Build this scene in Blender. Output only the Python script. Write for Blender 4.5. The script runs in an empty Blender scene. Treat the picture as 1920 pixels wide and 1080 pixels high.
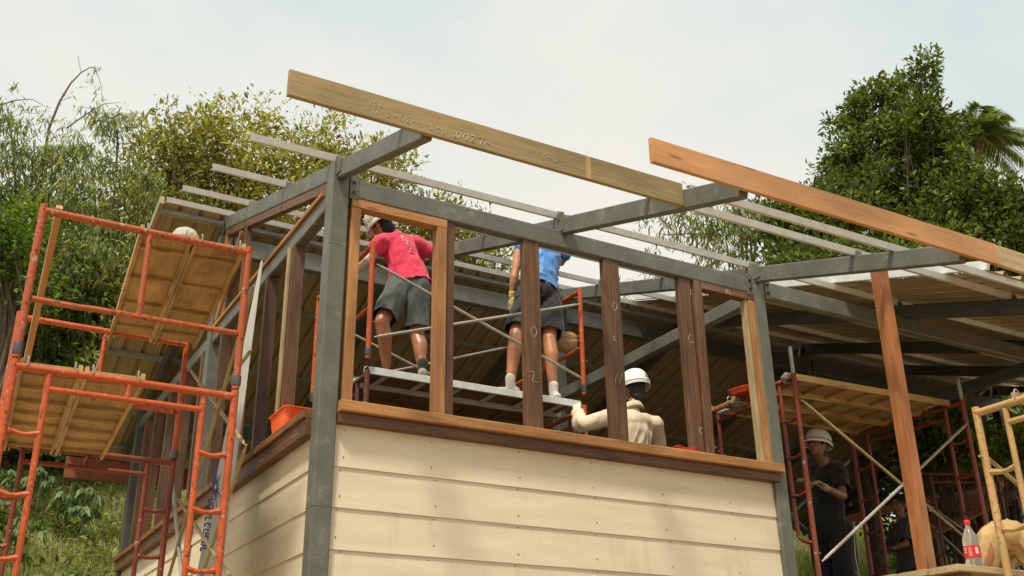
import bpy, math, random
import numpy as np
from mathutils import Vector, Matrix, noise
sc = bpy.context.scene
COL = sc.collection
R = math.radians
random.seed(5)
# ------------------------------------------------------------------ camera
CAM = Vector((-1.99760, -5.80316, 0.32555))
PITCH, YAW, ROLL = 0.412636, -0.522428, -0.014806
FPX = 1972.18
def _axes():
    cy, sy = math.cos(YAW), math.sin(YAW); cp, sp = math.cos(PITCH), math.sin(PITCH); cr, sr = math.cos(ROLL), math.sin(ROLL)
    r = Vector((cy, sy, 0)); f0 = Vector((-sy, cy, 0)); up = Vector((0, 0, 1))
    f = cp*f0+sp*up; u = -sp*f0+cp*up
    return cr*r+sr*u, -sr*r+cr*u, f
AR, AU, AF = _axes()
cd = bpy.data.cameras.new('camera'); cam = bpy.data.objects.new('camera', cd); COL.objects.link(cam)
M = Matrix((AR, AU, -AF)).transposed().to_4x4(); M.translation = CAM
cam.matrix_world = M
cd.sensor_width = 36; cd.lens = FPX/1920*36; cd.clip_end = 2000; cd.clip_start = .05
sc.camera = cam
# ------------------------------------------------------------------ world, sun, exposure
SUN_EL, SUN_AZ = R(62), R(-142)      # azimuth of the sun measured from +X, anticlockwise
SKY_STR = .1
w = bpy.data.worlds.new('World'); sc.world = w; w.use_nodes = True
nt = w.node_tree; nt.nodes.clear()
def N(nt, t, **k):
    n = nt.nodes.new(t)
    for a, b in k.items():
        if a.startswith('i_'): n.inputs[a[2:].replace('_', ' ')].default_value = b
        else: setattr(n, a, b)
    return n
L = nt.links.new
sky = N(nt, 'ShaderNodeTexSky', sky_type='NISHITA', sun_disc=False, sun_elevation=SUN_EL, sun_rotation=R(90)-SUN_AZ, air_density=1.2, dust_density=3.)
tc = N(nt, 'ShaderNodeTexCoord')
mp = N(nt, 'ShaderNodeMapping'); mp.inputs['Scale'].default_value = (1.1, 1.1, 2.4)
L(tc.outputs['Generated'], mp.inputs['Vector'])
nz = N(nt, 'ShaderNodeTexNoise'); nz.inputs['Scale'].default_value = 1.6; nz.inputs['Detail'].default_value = 5; nz.inputs['Roughness'].default_value = .5
L(mp.outputs[0], nz.inputs['Vector'])
cr = N(nt, 'ShaderNodeValToRGB')
cr.color_ramp.elements[0].position = .36; cr.color_ramp.elements[0].color = (.66, .755, .745, 1)
cr.color_ramp.elements[1].position = .60; cr.color_ramp.elements[1].color = (.90, .87, .78, 1)
e = cr.color_ramp.elements.new(.48); e.color = (.81, .835, .78, 1)
L(nz.outputs['Fac'], cr.inputs['Fac'])
sc10 = N(nt, 'ShaderNodeVectorMath', operation='SCALE'); sc10.inputs['Scale'].default_value = 9.6
L(cr.outputs['Color'], sc10.inputs[0])
mx = N(nt, 'ShaderNodeMixRGB'); mx.inputs['Fac'].default_value = .93
L(sky.outputs['Color'], mx.inputs['Color1']); L(sc10.outputs[0], mx.inputs['Color2'])
bg = N(nt, 'ShaderNodeBackground'); bg.inputs['Strength'].default_value = SKY_STR
L(mx.outputs[0], bg.inputs['Color'])
wo = N(nt, 'ShaderNodeOutputWorld'); L(bg.outputs[0], wo.inputs['Surface'])
sl = bpy.data.lights.new('sun', 'SUN'); sl.energy = 4.3; sl.angle = R(7); sl.color = (1, .905, .72)
so = bpy.data.objects.new('sun', sl); COL.objects.link(so); so.location = (-10, -10, 25)
sdir = Vector((math.cos(SUN_EL)*math.cos(SUN_AZ), math.cos(SUN_EL)*math.sin(SUN_AZ), math.sin(SUN_EL)))
so.rotation_euler = sdir.to_track_quat('Z', 'Y').to_euler()
sc.view_settings.view_transform = 'Standard'; sc.view_settings.look = 'None'
sc.view_settings.exposure = 0.14; sc.view_settings.gamma = 1
# ------------------------------------------------------------------ helpers
def ray(u, v): return AF+(u-960)/FPX*AR-(v-540)/FPX*AU
def pt(u, v, ax, val):
    """point seen at (u,v) of the survey picture on the plane axis=val"""
    d = ray(u, v); t = (val-CAM[ax])/d[ax]; return CAM+t*d
def pd(u, v, D):
    d = ray(u, v); t = D/math.hypot(d.x, d.y); return CAM+t*d
def V(*a): return Vector(a)
def tag(o, label=None, cat=None, group=None, kind=None):
    if label: o['label'] = label
    if cat: o['category'] = cat
    if group: o['group'] = group
    if kind: o['kind'] = kind
    return o
def empty(name, loc, label, cat, group=None):
    o = bpy.data.objects.new(name, None); COL.objects.link(o); o.location = loc; o.empty_display_size = .1
    return tag(o, label, cat, group)
def wloc(o):
    l = Vector((0, 0, 0))
    while o: l += o.location; o = o.parent
    return l
def link(name, me, mat, parent=None, origin=None):
    """mesh data in world coordinates -> object"""
    o = bpy.data.objects.new(name, me); COL.objects.link(o)
    if mat and not me.materials: me.materials.append(mat)
    if parent:
        o.parent = parent; off = wloc(parent)
    else:
        off = Vector(origin) if origin is not None else Vector((0, 0, 0)); o.location = off
    if off.length: me.transform(Matrix.Translation(-off))
    return o
class MB:
    def __init__(s): s.v = []; s.f = []; s.l = []
    def add(s, vs, fs, ls=None):
        b = len(s.v); s.v += [tuple(x) for x in vs]; s.f += [tuple(i+b for i in f) for f in fs]
        s.l += [tuple(x) for x in (ls if ls else vs)]
    def prism(s, prof, p0, p1, up=(0, 0, 1), seed=None, caps=True):
        """extrude a closed 2-D profile (side, up) from p0 to p1"""
        p0 = Vector(p0); p1 = Vector(p1); d = (p1-p0); Ln = d.length; d.normalize()
        sd = d.cross(Vector(up))
        if sd.length < 1e-4: sd = d.cross(Vector((0, 1, 0)))
        sd.normalize(); u = sd.cross(d); n = len(prof); off = random.random()*20 if seed is None else seed
        vs = []; ls = []
        for k, (q, t) in enumerate(((p0, 0), (p1, Ln))):
            for a, b in prof: vs.append(q+sd*a+u*b); ls.append((t+off, a+off*.37, b+off*.71))
        fs = [(i, (i+1) % n, n+(i+1) % n, n+i) for i in range(n)]
        if caps: fs += [tuple(range(n))[::-1], tuple(range(n, 2*n))]
        s.add(vs, fs, ls); return s
    def bar(s, p0, p1, w, h, up=(0, 0, 1), ch=.003):
        a, b = w/2, h/2; c = min(ch, a*.45, b*.45)
        return s.prism([(-a+c, -b), (a-c, -b), (a, -b+c), (a, b-c), (a-c, b), (-a+c, b), (-a, b-c), (-a, -b+c)], p0, p1, up)
    def box(s, x0, x1, y0, y1, z0, z1, ch=.003):
        dx, dy, dz = x1-x0, y1-y0, z1-z0; cx, cy, cz = (x0+x1)/2, (y0+y1)/2, (z0+z1)/2
        if dx >= dy and dx >= dz: return s.bar((x0, cy, cz), (x1, cy, cz), dy, dz, (0, 0, 1), ch)
        if dy >= dz: return s.bar((cx, y0, cz), (cx, y1, cz), dx, dz, (0, 0, 1), ch)
        return s.bar((cx, cy, z0), (cx, cy, z1), dx, dy, (0, 1, 0), ch)
    def tube(s, pts, r, seg=10, caps=True):
        pts = [Vector(p) for p in pts]; rs = r if isinstance(r, (list, tuple)) else [r]*len(pts)
        n = len(pts); vs = []; ls = []; off = random.random()*20; acc = 0
        t0 = (pts[1]-pts[0]).normalized(); a = t0.orthogonal().normalized()
        for i, p in enumerate(pts):
            if i == 0: t = pts[1]-pts[0]
            elif i == n-1: t = pts[-1]-pts[-2]
            else: t = (pts[i+1]-p).normalized()+(p-pts[i-1]).normalized()
            t.normalize(); a = (a-t*a.dot(t)).normalized(); b = t.cross(a)
            if i: acc += (p-pts[i-1]).length
            for k in range(seg):
                th = 2*math.pi*k/seg
                vs.append(p+(a*math.cos(th)+b*math.sin(th))*rs[i]); ls.append((acc+off, math.cos(th)*rs[i]+off*.3, math.sin(th)*rs[i]))
        fs = [(i*seg+k, i*seg+(k+1) % seg, (i+1)*seg+(k+1) % seg, (i+1)*seg+k) for i in range(n-1) for k in range(seg)]
        if caps: fs += [tuple(range(seg))[::-1], tuple((n-1)*seg+k for k in range(seg))]
        s.add(vs, fs, ls); return s
    def lathe(s, c, prof, seg=20, axis=(0, 0, 1)):
        c = Vector(c); ax = Vector(axis).normalized(); a = ax.orthogonal().normalized(); b = ax.cross(a)
        vs = [c+ax*z+(a*math.cos(2*math.pi*k/seg)+b*math.sin(2*math.pi*k/seg))*r for r, z in prof for k in range(seg)]
        n = len(prof)
        fs = [(i*seg+k, i*seg+(k+1) % seg, (i+1)*seg+(k+1) % seg, (i+1)*seg+k) for i in range(n-1) for k in range(seg)]
        fs += [tuple(range(seg))[::-1], tuple((n-1)*seg+k for k in range(seg))]
        s.add(vs, fs); return s
    def build(s, name, mat, parent=None, smooth=True, origin=None, ang=32):
        me = bpy.data.meshes.new(name); me.from_pydata(s.v, [], s.f); me.validate()
        at = me.attributes.new('loc', 'FLOAT_VECTOR', 'POINT')
        at.data.foreach_set('vector', np.array(s.l, 'f').ravel())
        if smooth:
            me.polygons.foreach_set('use_smooth', [True]*len(me.polygons)); me.set_sharp_from_angle(angle=R(ang))
        return link(name, me, mat, parent, origin)
def bez(pts, n=6):
    """round the corners of a polyline"""
    out = [Vector(pts[0])]
    for i in range(1, len(pts)-1):
        a, b, c = Vector(pts[i-1]), Vector(pts[i]), Vector(pts[i+1])
        r = min(.12, (b-a).length*.45, (c-b).length*.45); p = b+(a-b).normalized()*r; q = b+(c-b).normalized()*r
        for k in range(n+1):
            t = k/n; out.append((1-t)**2*p+2*t*(1-t)*b+t*t*q)
    out.append(Vector(pts[-1])); return out
# ------------------------------------------------------------------ materials
def newmat(name):
    m = bpy.data.materials.new(name); m.use_nodes = True; n = m.node_tree; n.nodes.clear()
    o = N(n, 'ShaderNodeOutputMaterial'); p = N(n, 'ShaderNodeBsdfPrincipled'); n.links.new(p.outputs[0], o.inputs['Surface'])
    return m, n, p, o
def vecsrc(n, scale, attr=True):
    mp = N(n, 'ShaderNodeMapping'); mp.inputs['Scale'].default_value = scale
    if attr: a = N(n, 'ShaderNodeAttribute', attribute_name='loc'); n.links.new(a.outputs['Vector'], mp.inputs['Vector'])
    else: a = N(n, 'ShaderNodeTexCoord'); n.links.new(a.outputs['Object'], mp.inputs['Vector'])
    return mp.outputs[0]
def noi(n, vec, scale, detail=4, rough=.55):
    t = N(n, 'ShaderNodeTexNoise'); t.inputs['Scale'].default_value = scale; t.inputs['Detail'].default_value = detail; t.inputs['Roughness'].default_value = rough
    n.links.new(vec, t.inputs['Vector']); return t.outputs['Fac']
def ramp(n, fac, stops):
    r = N(n, 'ShaderNodeValToRGB'); el = r.color_ramp.elements
    while len(el) < len(stops): el.new(.5)
    for x, (p, c) in zip(el, stops): x.position = p; x.color = (*c, 1) if len(c) == 3 else c
    n.links.new(fac, r.inputs['Fac']); return r.outputs['Color']
def mixc(n, fac, a, b, mode='MIX'):
    m = N(n, 'ShaderNodeMixRGB', blend_type=mode)
    for s, x in (('Fac', fac), ('Color1', a), ('Color2', b)):
        if isinstance(x, (int, float)): m.inputs[s].default_value = x
        elif isinstance(x, tuple): m.inputs[s].default_value = (*x, 1)
        else: n.links.new(x, m.inputs[s])
    return m.outputs[0]
def bump(n, p, h, strength=.3, dist=.01):
    b = N(n, 'ShaderNodeBump'); b.inputs['Strength'].default_value = strength; b.inputs['Distance'].default_value = dist
    n.links.new(h, b.inputs['Height']); n.links.new(b.outputs[0], p.inputs['Normal'])
def mwood(name, dark, mid, light, rough=.65, stain=(.05, .03, .02), st=.5):
    m, n, p, o = newmat(name)
    g = noi(n, vecsrc(n, (2.2, 45, 45)), 1.6, 6, .65); c = ramp(n, g, [(.28, dark), (.5, mid), (.75, light)])
    s = noi(n, vecsrc(n, (2.5, 6, 6)), 1.2, 5, .6); f = ramp(n, s, [(.52, (0, 0, 0)), (.72, (st,)*3)])
    c = mixc(n, f, c, stain)
    kn = N(n, 'ShaderNodeTexVoronoi'); kn.inputs['Scale'].default_value = 1.; n.links.new(vecsrc(n, (2.1, 9, 9)), kn.inputs['Vector'])
    fk = ramp(n, kn.outputs['Distance'], [(.06, (.8,)*3), (.14, (0, 0, 0))]); c = mixc(n, fk, c, tuple(x*.5 for x in dark))
    sp_ = noi(n, vecsrc(n, (30, 40, 40)), 1.5, 4, .7); fs_ = ramp(n, sp_, [(.60, (0, 0, 0)), (.68, (.45,)*3)]); c = mixc(n, fs_, c, tuple(x*.6 for x in dark))
    s2 = noi(n, vecsrc(n, (.9, 3, 3)), 1.3, 3, .5); f2 = ramp(n, s2, [(.3, (.66,)*3), (.7, (1.2,)*3)])
    c = mixc(n, 1., c, f2, 'MULTIPLY')
    n.links.new(c, p.inputs['Base Color']); p.inputs['Roughness'].default_value = rough; bump(n, p, g, .35, .004); return m
def mpaint(name, col, rust, amt=.56, rough=.45, rust2=None, metal=0., sc_=38, splash=True):
    m, n, p, o = newmat(name)
    a = noi(n, vecsrc(n, (1, 1, 1), False), sc_, 6, .7); f = ramp(n, a, [(amt, (0, 0, 0)), (amt+.06, (1, 1, 1))])
    b = noi(n, vecsrc(n, (1, 1, 1), False), 4.5, 4, .6); v = ramp(n, b, [(.3, tuple(x*.72 for x in col)), (.7, tuple(min(1, x*1.15) for x in col))])
    f3 = ramp(n, b, [(.45, (.25,)*3), (.62, (1, 1, 1))])
    ff = mixc(n, 1., f, f3, 'MULTIPLY')
    c = mixc(n, ff, v, rust)
    if splash:
        q = noi(n, vecsrc(n, (1, 1, 1), False), 21, 5, .65); c = mixc(n, ramp(n, q, [(.635, (0, 0, 0)), (.67, (.75,)*3)]), c, (.42, .37, .29))
    n.links.new(c, p.inputs['Base Color'])
    p.inputs['Roughness'].default_value = rough; p.inputs['Metallic'].default_value = metal; bump(n, p, a, .15, .002); return m
def mplain(name, col, rough=.6, var=.18, scale=9, metal=0., bmp=.1, spec=.5):
    m, n, p, o = newmat(name)
    a = noi(n, vecsrc(n, (1, 1, 1), False), scale, 5, .6)
    c = ramp(n, a, [(.3, tuple(x*(1-var) for x in col)), (.7, tuple(min(1, x*(1+var)) for x in col))])
    n.links.new(c, p.inputs['Base Color']); p.inputs['Roughness'].default_value = rough; p.inputs['Metallic'].default_value = metal
    p.inputs['Specular IOR Level'].default_value = spec
    if bmp: bump(n, p, a, bmp, .003)
    return m
STEEL = mpaint('painted grey steel', (.116, .122, .100), (.19, .185, .15), .55, .5, None, 0., 11, False)
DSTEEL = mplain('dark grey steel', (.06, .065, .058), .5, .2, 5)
GALV = mplain('galvanised steel', (.62, .65, .64), .45, .12, 14, .1)
GALVD = mplain('dull galvanised steel', (.30, .31, .28), .5, .2, 10, .3)
BOLT = mplain('bolt steel', (.12, .12, .12), .35, .1, 10, .8)
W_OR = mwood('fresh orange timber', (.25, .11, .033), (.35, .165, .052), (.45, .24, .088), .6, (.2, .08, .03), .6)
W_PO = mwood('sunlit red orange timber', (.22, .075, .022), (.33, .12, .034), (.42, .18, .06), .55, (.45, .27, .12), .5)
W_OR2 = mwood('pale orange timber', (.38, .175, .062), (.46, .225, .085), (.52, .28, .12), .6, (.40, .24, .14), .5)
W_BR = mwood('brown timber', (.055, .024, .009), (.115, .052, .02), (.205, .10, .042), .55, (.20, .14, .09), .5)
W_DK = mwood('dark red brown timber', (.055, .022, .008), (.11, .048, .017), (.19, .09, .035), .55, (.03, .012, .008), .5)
W_FL = mwood('darkened floor board', (.03, .02, .012), (.05, .034, .02), (.08, .055, .035))  # unseen floor, colour darkened so less light bounces up under the roof
W_SL = mwood('rusty brown sill timber', (.11, .045, .015), (.19, .08, .028), (.30, .14, .05), .6, (.05, .02, .01), .6)
W_OL = mwood('weathered olive timber', (.225, .16, .066), (.30, .22, .10), (.37, .285, .15), .7, (.36, .31, .20), .4)
W_PL = mwood('pale raw timber', (.3, .22, .11), (.42, .32, .17), (.52, .42, .25), .7, (.2, .12, .05), .5)
PLY = mwood('scaffold plywood', (.31, .20, .08), (.43, .29, .12), (.52, .37, .17), .7, (.16, .09, .035), .7)
PLYD = mwood('old scaffold plywood', (.13, .08, .035), (.20, .125, .055), (.28, .185, .09), .7, (.06, .04, .025), .6)
def msheet(name, c0, c1):
    m, n, p, o = newmat(name)
    a = noi(n, vecsrc(n, (1, .25, 1), False), 3.5, 5, .6)
    c = ramp(n, a, [(.3, c0), (.7, c1)]); n.links.new(c, p.inputs['Base Color'])
    p.inputs['Roughness'].default_value = .3; p.inputs['Specular IOR Level'].default_value = .7; return m
SHEET = msheet('tan coated roof sheet', (.27, .205, .11), (.36, .28, .16))
FASC = mplain('red brown fascia', (.20, .06, .025), .6, .2, 6)
OR_P = mpaint('orange scaffold paint', (.50, .085, .014), (.14, .04, .02), .52)
OR_P2 = mpaint('worn orange scaffold paint', (.43, .085, .02), (.12, .035, .02), .49)
MR_P = mpaint('maroon scaffold paint', (.22, .042, .022), (.07, .025, .02), .55)
MRD_P = mpaint('faded maroon scaffold paint', (.12, .03, .022), (.10, .07, .05), .55)
YE_P = mpaint('yellow scaffold paint', (.46, .29, .11), (.26, .15, .07), .53)
BRACE = mpaint('galvanised brace tube', (.42, .41, .36), (.22, .15, .09), .6, .4, None, .3)
BRACE_Y = mpaint('olive brace tube', (.30, .25, .12), (.18, .12, .06), .6)
CHALK = mplain('white chalk', (.55, .50, .40), .9, .1, 30)
def msiding():
    m, n, p, o = newmat('cream fibre cement siding')
    g = noi(n, vecsrc(n, (5, 80, 80)), 1.3, 5, .6); h = noi(n, vecsrc(n, (1.2, 9, 9)), 1.4, 3, .5)
    w_ = N(n, 'ShaderNodeTexWave', wave_type='BANDS', bands_direction='Y'); w_.inputs['Scale'].default_value = 26; w_.inputs['Distortion'].default_value = 7; w_.inputs['Detail'].default_value = 3; w_.inputs['Detail Scale'].default_value = .6
    n.links.new(vecsrc(n, (.35, 1, 1)), w_.inputs['Vector'])
    c = ramp(n, h, [(.3, (.585, .505, .375)), (.7, (.665, .585, .45))])
    s = noi(n, vecsrc(n, (7, 1.2, 1.2)), 1.0, 4, .6); f = ramp(n, s, [(.56, (0, 0, 0)), (.8, (.42,)*3)])
    c = mixc(n, f, c, (.38, .28, .15))
    n.links.new(c, p.inputs['Base Color']); p.inputs['Roughness'].default_value = .6
    ad = N(n, 'ShaderNodeMath', operation='ADD'); n.links.new(g, ad.inputs[0]); n.links.new(w_.outputs['Fac'], ad.inputs[1]); bump(n, p, ad.outputs[0], .13, .002); return m
SIDING = msiding()
def mleaf(name, spec=.45, trans=.25, rough=.42):
    m, n, p, o = newmat(name)
    a = N(n, 'ShaderNodeAttribute', attribute_name='col'); n.links.new(a.outputs['Color'], p.inputs['Base Color'])
    p.inputs['Roughness'].default_value = rough; p.inputs['Specular IOR Level'].default_value = spec
    t = N(n, 'ShaderNodeBsdfTranslucent'); y = mixc(n, 1., a.outputs['Color'], (1.3, 1.35, .5), 'MULTIPLY'); n.links.new(y, t.inputs['Color'])
    x = N(n, 'ShaderNodeMixShader'); x.inputs[0].default_value = trans
    n.links.new(p.outputs[0], x.inputs[1]); n.links.new(t.outputs[0], x.inputs[2]); n.links.new(x.outputs[0], o.inputs['Surface']); return m
LEAF = mleaf('foliage', .35, .32, .5); GRASS = mleaf('grass blades', .2, .3, .6)
BARK = mplain('bark', (.11, .085, .06), .9, .35, 12, 0, .5)
CULM = mplain('bamboo culm', (.12, .13, .06), .6, .25, 6)
def mground():
    m, n, p, o = newmat('hillside soil and turf')
    a = noi(n, vecsrc(n, (1, 1, 1), False), .7, 6, .6); b = noi(n, vecsrc(n, (1, 1, 1), False), 9, 5, .7)
    c = ramp(n, b, [(.3, (.25, .17, .09)), (.7, (.44, .32, .19))]); g = ramp(n, b, [(.3, (.09, .11, .03)), (.7, (.20, .21, .07))])
    f = ramp(n, a, [(.48, (0, 0, 0)), (.58, (1, 1, 1))]); c2 = mixc(n, f, g, c)
    sx = N(n, 'ShaderNodeSeparateXYZ'); t = N(n, 'ShaderNodeTexCoord'); n.links.new(t.outputs['Object'], sx.inputs[0])
    mr = N(n, 'ShaderNodeMapRange'); mr.inputs['From Min'].default_value = 6; mr.inputs['From Max'].default_value = 4.5; n.links.new(sx.outputs['Y'], mr.inputs['Value'])
    c3 = mixc(n, mr.outputs[0], c2, c)
    n.links.new(c3, p.inputs['Base Color']); p.inputs['Roughness'].default_value = .95; bump(n, p, b, .7, .05); return m
GROUND = mground()
# ------------------------------------------------------------------ terrain
PTS = [(-1e4, -1.3), (3.6, -1.3), (5.2, .35), (6.2, 1.5), (7.8, 2.15), (10.3, 3.75), (12.5, 4.9), (20, 6.2), (60, 8), (1e4, 8)]
def terr(x, y):
    t = y+.12*min(max(x, -30), 40)
    z = np.interp(t, [a for a, b in PTS], [b for a, b in PTS])
    if -0.5 < x < 11.4 and y < 6.6:
        k = min(1, max(0, (6.6-y)/.5)); z = z*(1-k)+min(z, 1.1)*k
    z += .12*noise.noise(Vector((x*.7, y*.7, 0)))+.05*noise.noise(Vector((x*2.3, y*2.3, 3)))
    return float(z)
def make_ground():
    g = np.concatenate([-np.geomspace(400, 14, 22)[:-1], np.arange(-14, 26, .33), np.geomspace(26, 500, 22)])
    n = len(g); vs = [(x, y, terr(x, y)) for y in g for x in g]
    fs = [(j*n+i, j*n+i+1, (j+1)*n+i+1, (j+1)*n+i) for j in range(n-1) for i in range(n-1)]
    me = bpy.data.meshes.new('ground'); me.from_pydata(vs, [], fs); me.polygons.foreach_set('use_smooth', [True]*len(fs))
    tag(link('ground', me, GROUND), 'grassy hillside of soil and weeds rising behind the house', 'ground', kind='structure')
make_ground()
rng = np.random.default_rng(7)
def unit(a): return a/np.maximum(np.linalg.norm(a, axis=-1, keepdims=True), 1e-9)
def leaves_mesh(name, P, D, Nn, ln, wd, col, mat, parent=None, origin=None, fold=.18, kind=None):
    """P base points, D leaf directions, Nn rough normals, ln/wd sizes, col per leaf"""
    n = len(P); D = unit(D); S = unit(np.cross(D, Nn)); U = np.cross(S, D)
    ln = ln[:, None]; wd = wd[:, None]
    v = np.empty((n, 4, 3)); v[:, 0] = P; v[:, 2] = P+D*ln-U*ln*.12
    v[:, 1] = P+D*ln*.45+S*wd*.5+U*wd*fold; v[:, 3] = P+D*ln*.45-S*wd*.5+U*wd*fold
    me = bpy.data.meshes.new(name); me.vertices.add(n*4); me.vertices.foreach_set('co', v.astype('f').ravel())
    me.loops.add(n*4); me.loops.foreach_set('vertex_index', np.arange(n*4, dtype='i'))
    me.polygons.add(n); me.polygons.foreach_set('loop_start', np.arange(n, dtype='i')*4)
    me.update(calc_edges=True)
    ca = me.attributes.new('col', 'FLOAT_COLOR', 'POINT'); c = np.ones((n, 4, 4), 'f'); c[:, :, :3] = col[:, None, :]
    ca.data.foreach_set('color', c.ravel())
    return link(name, me, mat, parent, origin)
def colors(n, base, var=.25, alt=None, frac=0.):
    c = np.array(base)[None, :]*np.exp(rng.normal(0, var, (n, 1)))*np.exp(rng.normal(0, .08, (n, 3)))
    if alt is not None:
        k = rng.random(n) < frac; c[k] = np.array(alt)[None, :]*np.exp(rng.normal(0, var, (k.sum(), 1)))
    return np.clip(c, .003, .42)
def limb_tree(name, label, group, cat, base, ells, nclump, nleaf, lsz, col, alt=None, frac=0., clr=.42, up=.35, lw=.42, mat=LEAF, var=.3, trunk_r=.13, sparse=.0, spikes=0):
    """ells: list of (centre, radii): crown volume; leaves gather in clumps round twig ends"""
    root = empty(name, base, label, cat, group)
    cs = []; vol = np.array([r[0]*r[1]*r[2] for c, r in ells])**.75; vol = vol/vol.sum()
    for i in range(nclump):
        k = rng.choice(len(ells), p=vol); c, r = ells[k]
        d = unit(rng.normal(size=3)); rad = rng.random()**.42
        cs.append(np.array(c)+d*np.array(r)*rad*(1+.12*rng.normal()))
    cs = np.array(cs)
    # wood
    tb = MB(); ctr = np.mean([c for c, r in ells], axis=0); b = np.array(base)
    top = ctr+np.array([0, 0, .3*ells[0][1][2]])
    tp = [b, b+(top-b)*.35+rng.normal(0, .1, 3), b+(top-b)*.7+rng.normal(0, .15, 3), top]
    tb.tube(tp, [trunk_r, trunk_r*.8, trunk_r*.5, trunk_r*.15], 8)
    for i in rng.choice(len(cs), min(len(cs), 60), replace=False):
        t = rng.uniform(.35, .95); k = min(2, int(t*3)); s = tp[k]+(tp[k+1]-tp[k])*(t*3-k)
        m = (s+cs[i])/2+rng.normal(0, .12, 3)+np.array([0, 0, -.1])
        tb.tube([s, m, cs[i]], [trunk_r*.28, trunk_r*.16, .006], 5)
    tb.build('trunk', BARK, root)
    n = nclump*nleaf; ci = np.repeat(np.arange(nclump), nleaf)
    d = unit(rng.normal(size=(n, 3))*np.array([1, 1, .8])); rad = clr*(rng.random(n)**.5)*(rng.uniform(.6, 1.25, nclump)[ci])
    P = cs[ci]+d*rad[:, None]
    D = d+np.array([0, 0, up])+rng.normal(0, .5, (n, 3)); Nn = np.array([0, 0, 1])+.7*rng.normal(size=(n, 3))+.3*d
    cl = colors(n, col, var, alt, frac)*np.exp(rng.normal(0, .22, nclump))[ci][:, None]
    ln = lsz*rng.uniform(.5, 1.5, n); 
    if spikes:
        # upright twigs of small leaves that feather the outline
        sp = cs[rng.choice(len(cs), spikes)]; m_ = 16; tt = np.tile(np.linspace(0, 1, m_), spikes); si = np.repeat(np.arange(spikes), m_)
        dr = unit(rng.normal(0, .35, (spikes, 3))+np.array([0, 0, 1])); P2 = sp[si]+dr[si]*(tt*rng.uniform(.5, 1., spikes)[si])[:, None]+rng.normal(0, .02, (spikes*m_, 3))
        P = np.vstack([P, P2]); D = np.vstack([D, rng.normal(0, .6, (len(P2), 3))+dr[si]]); Nn = np.vstack([Nn, rng.normal(size=(len(P2), 3))])
        cl = np.vstack([cl, colors(len(P2), np.array(col)*1.3, var)]); ln = np.concatenate([ln, lsz*.6*np.ones(len(P2))])
    leaves_mesh('crown', P, D, Nn, ln, ln*lw, cl, mat, root)
    return root
def bamboo(label, base, culms, nl, col, seed, group='bamboo clumps on the hillside', dens=1.):
    """culms: list of lists of points (arching), leaves droop from twig whorls"""
    root = empty('bamboo_clump', base, label, 'bamboo', group)
    tb = MB(); Ps = []; 
    for c in culms:
        c = [Vector(p) for p in c]; pts = []
        for k in range(len(c)-1):
            for t in np.linspace(0, 1, 6)[:-1]:
                p0 = c[max(0, k-1)]; p1 = c[k]; p2 = c[k+1]; p3 = c[min(len(c)-1, k+2)]
                pts.append(.5*((2*p1)+(-p0+p2)*t+(2*p0-5*p1+4*p2-p3)*t*t+(-p0+3*p1-3*p2+p3)*t**3))
        pts.append(c[-1]); m = len(pts)
        tb.tube(pts, [.03*(1-i/m)+.005 for i in range(m)], 6)
        for j in range(int(nl*dens)):
            t = rng.uniform(.5, 1)**.85; i = min(m-2, int(t*(m-1))); f = t*(m-1)-i; p = pts[i].lerp(pts[i+1], f)
            out = rng.normal(0, 1, 3); out[2] *= .4; Ln = rng.uniform(.1, .9)*(1.15-t*.5)
            q = np.array(p)+out/np.linalg.norm(out)*Ln+np.array([0, 0, -.12*Ln]); Ps.append(q)
            if rng.random() < .25: tb.tube([p, (np.array(p)+q)/2+np.array([0, 0, .08]), q], [.006, .004, .003], 4)
    tb.build('culm', CULM, root)
    Ps = np.array(Ps); k = 7; n = len(Ps)*k; ci = np.repeat(np.arange(len(Ps)), k)
    P = Ps[ci]+rng.normal(0, .05, (n, 3)); a = rng.uniform(0, 2*math.pi, n); sp = rng.uniform(.25, 1.1, n)
    D = np.stack([np.cos(a)*sp, np.sin(a)*sp, -np.ones(n)*rng.uniform(.3, 1.1, n)], 1)
    Nn = np.stack([np.cos(a), np.sin(a), np.ones(n)*.8], 1)+rng.normal(0, .3, (n, 3))
    ln = rng.uniform(.10, .20, n); cl = colors(n, col, .3)*np.exp(rng.normal(0, .2, len(Ps)))[ci][:, None]
    leaves_mesh('foliage', P, D, Nn, ln, ln*.17, cl, LEAF, root)
    return root
# ------------------------------------------------------------------ the house under construction
W = 3.6; SL = .3191; ZR0 = 3.913          # bay width, roof slope, rafter top at the front wall
def zf(y): return ZR0+SL*y                # front slope, top of rafters
YR = 3.02; ZRG = zf(YR)
def zb(y): return ZRG-SL*(y-YR)
house = empty('house_frame', (0, 0, -1.3), 'half built house with grey steel frame, timber studs and cream siding below the sills', 'house')
def hb(name, mat, fn, label=None, **k):
    m = MB(); fn(m); o = m.build(name, mat, house, **k)
    if label: o['label'] = label
    return o
def bx(name, mat, *a, **k):
    ch = k.pop('ch', .003); return hb(name, mat, lambda m: m.box(*a, ch=ch), **k)
# columns
def column(x, y, zt, mat=STEEL, s=.12):
    c = MB(); c.box(x, x+s, y, y+s, -1.35, zt, ch=.007)
    o = c.build('column', mat, house, ang=30)
    return o
c0 = column(0, 0, 3.90)
wl = MB()
for z in (1.62, 3.3): wl.box(-.0015, .1215, -.0015, .1215, z, z+.006, ch=.007)
wl.build('weld_seam', STEEL, c0)
column(W, 0, 3.80)
for x in (0, W, 2*W, 3*W):
    if x > W: column(x, 0, 3.80, DSTEEL)
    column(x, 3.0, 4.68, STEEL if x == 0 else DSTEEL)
    column(x, 6.0, 3.86, DSTEEL)
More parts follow.
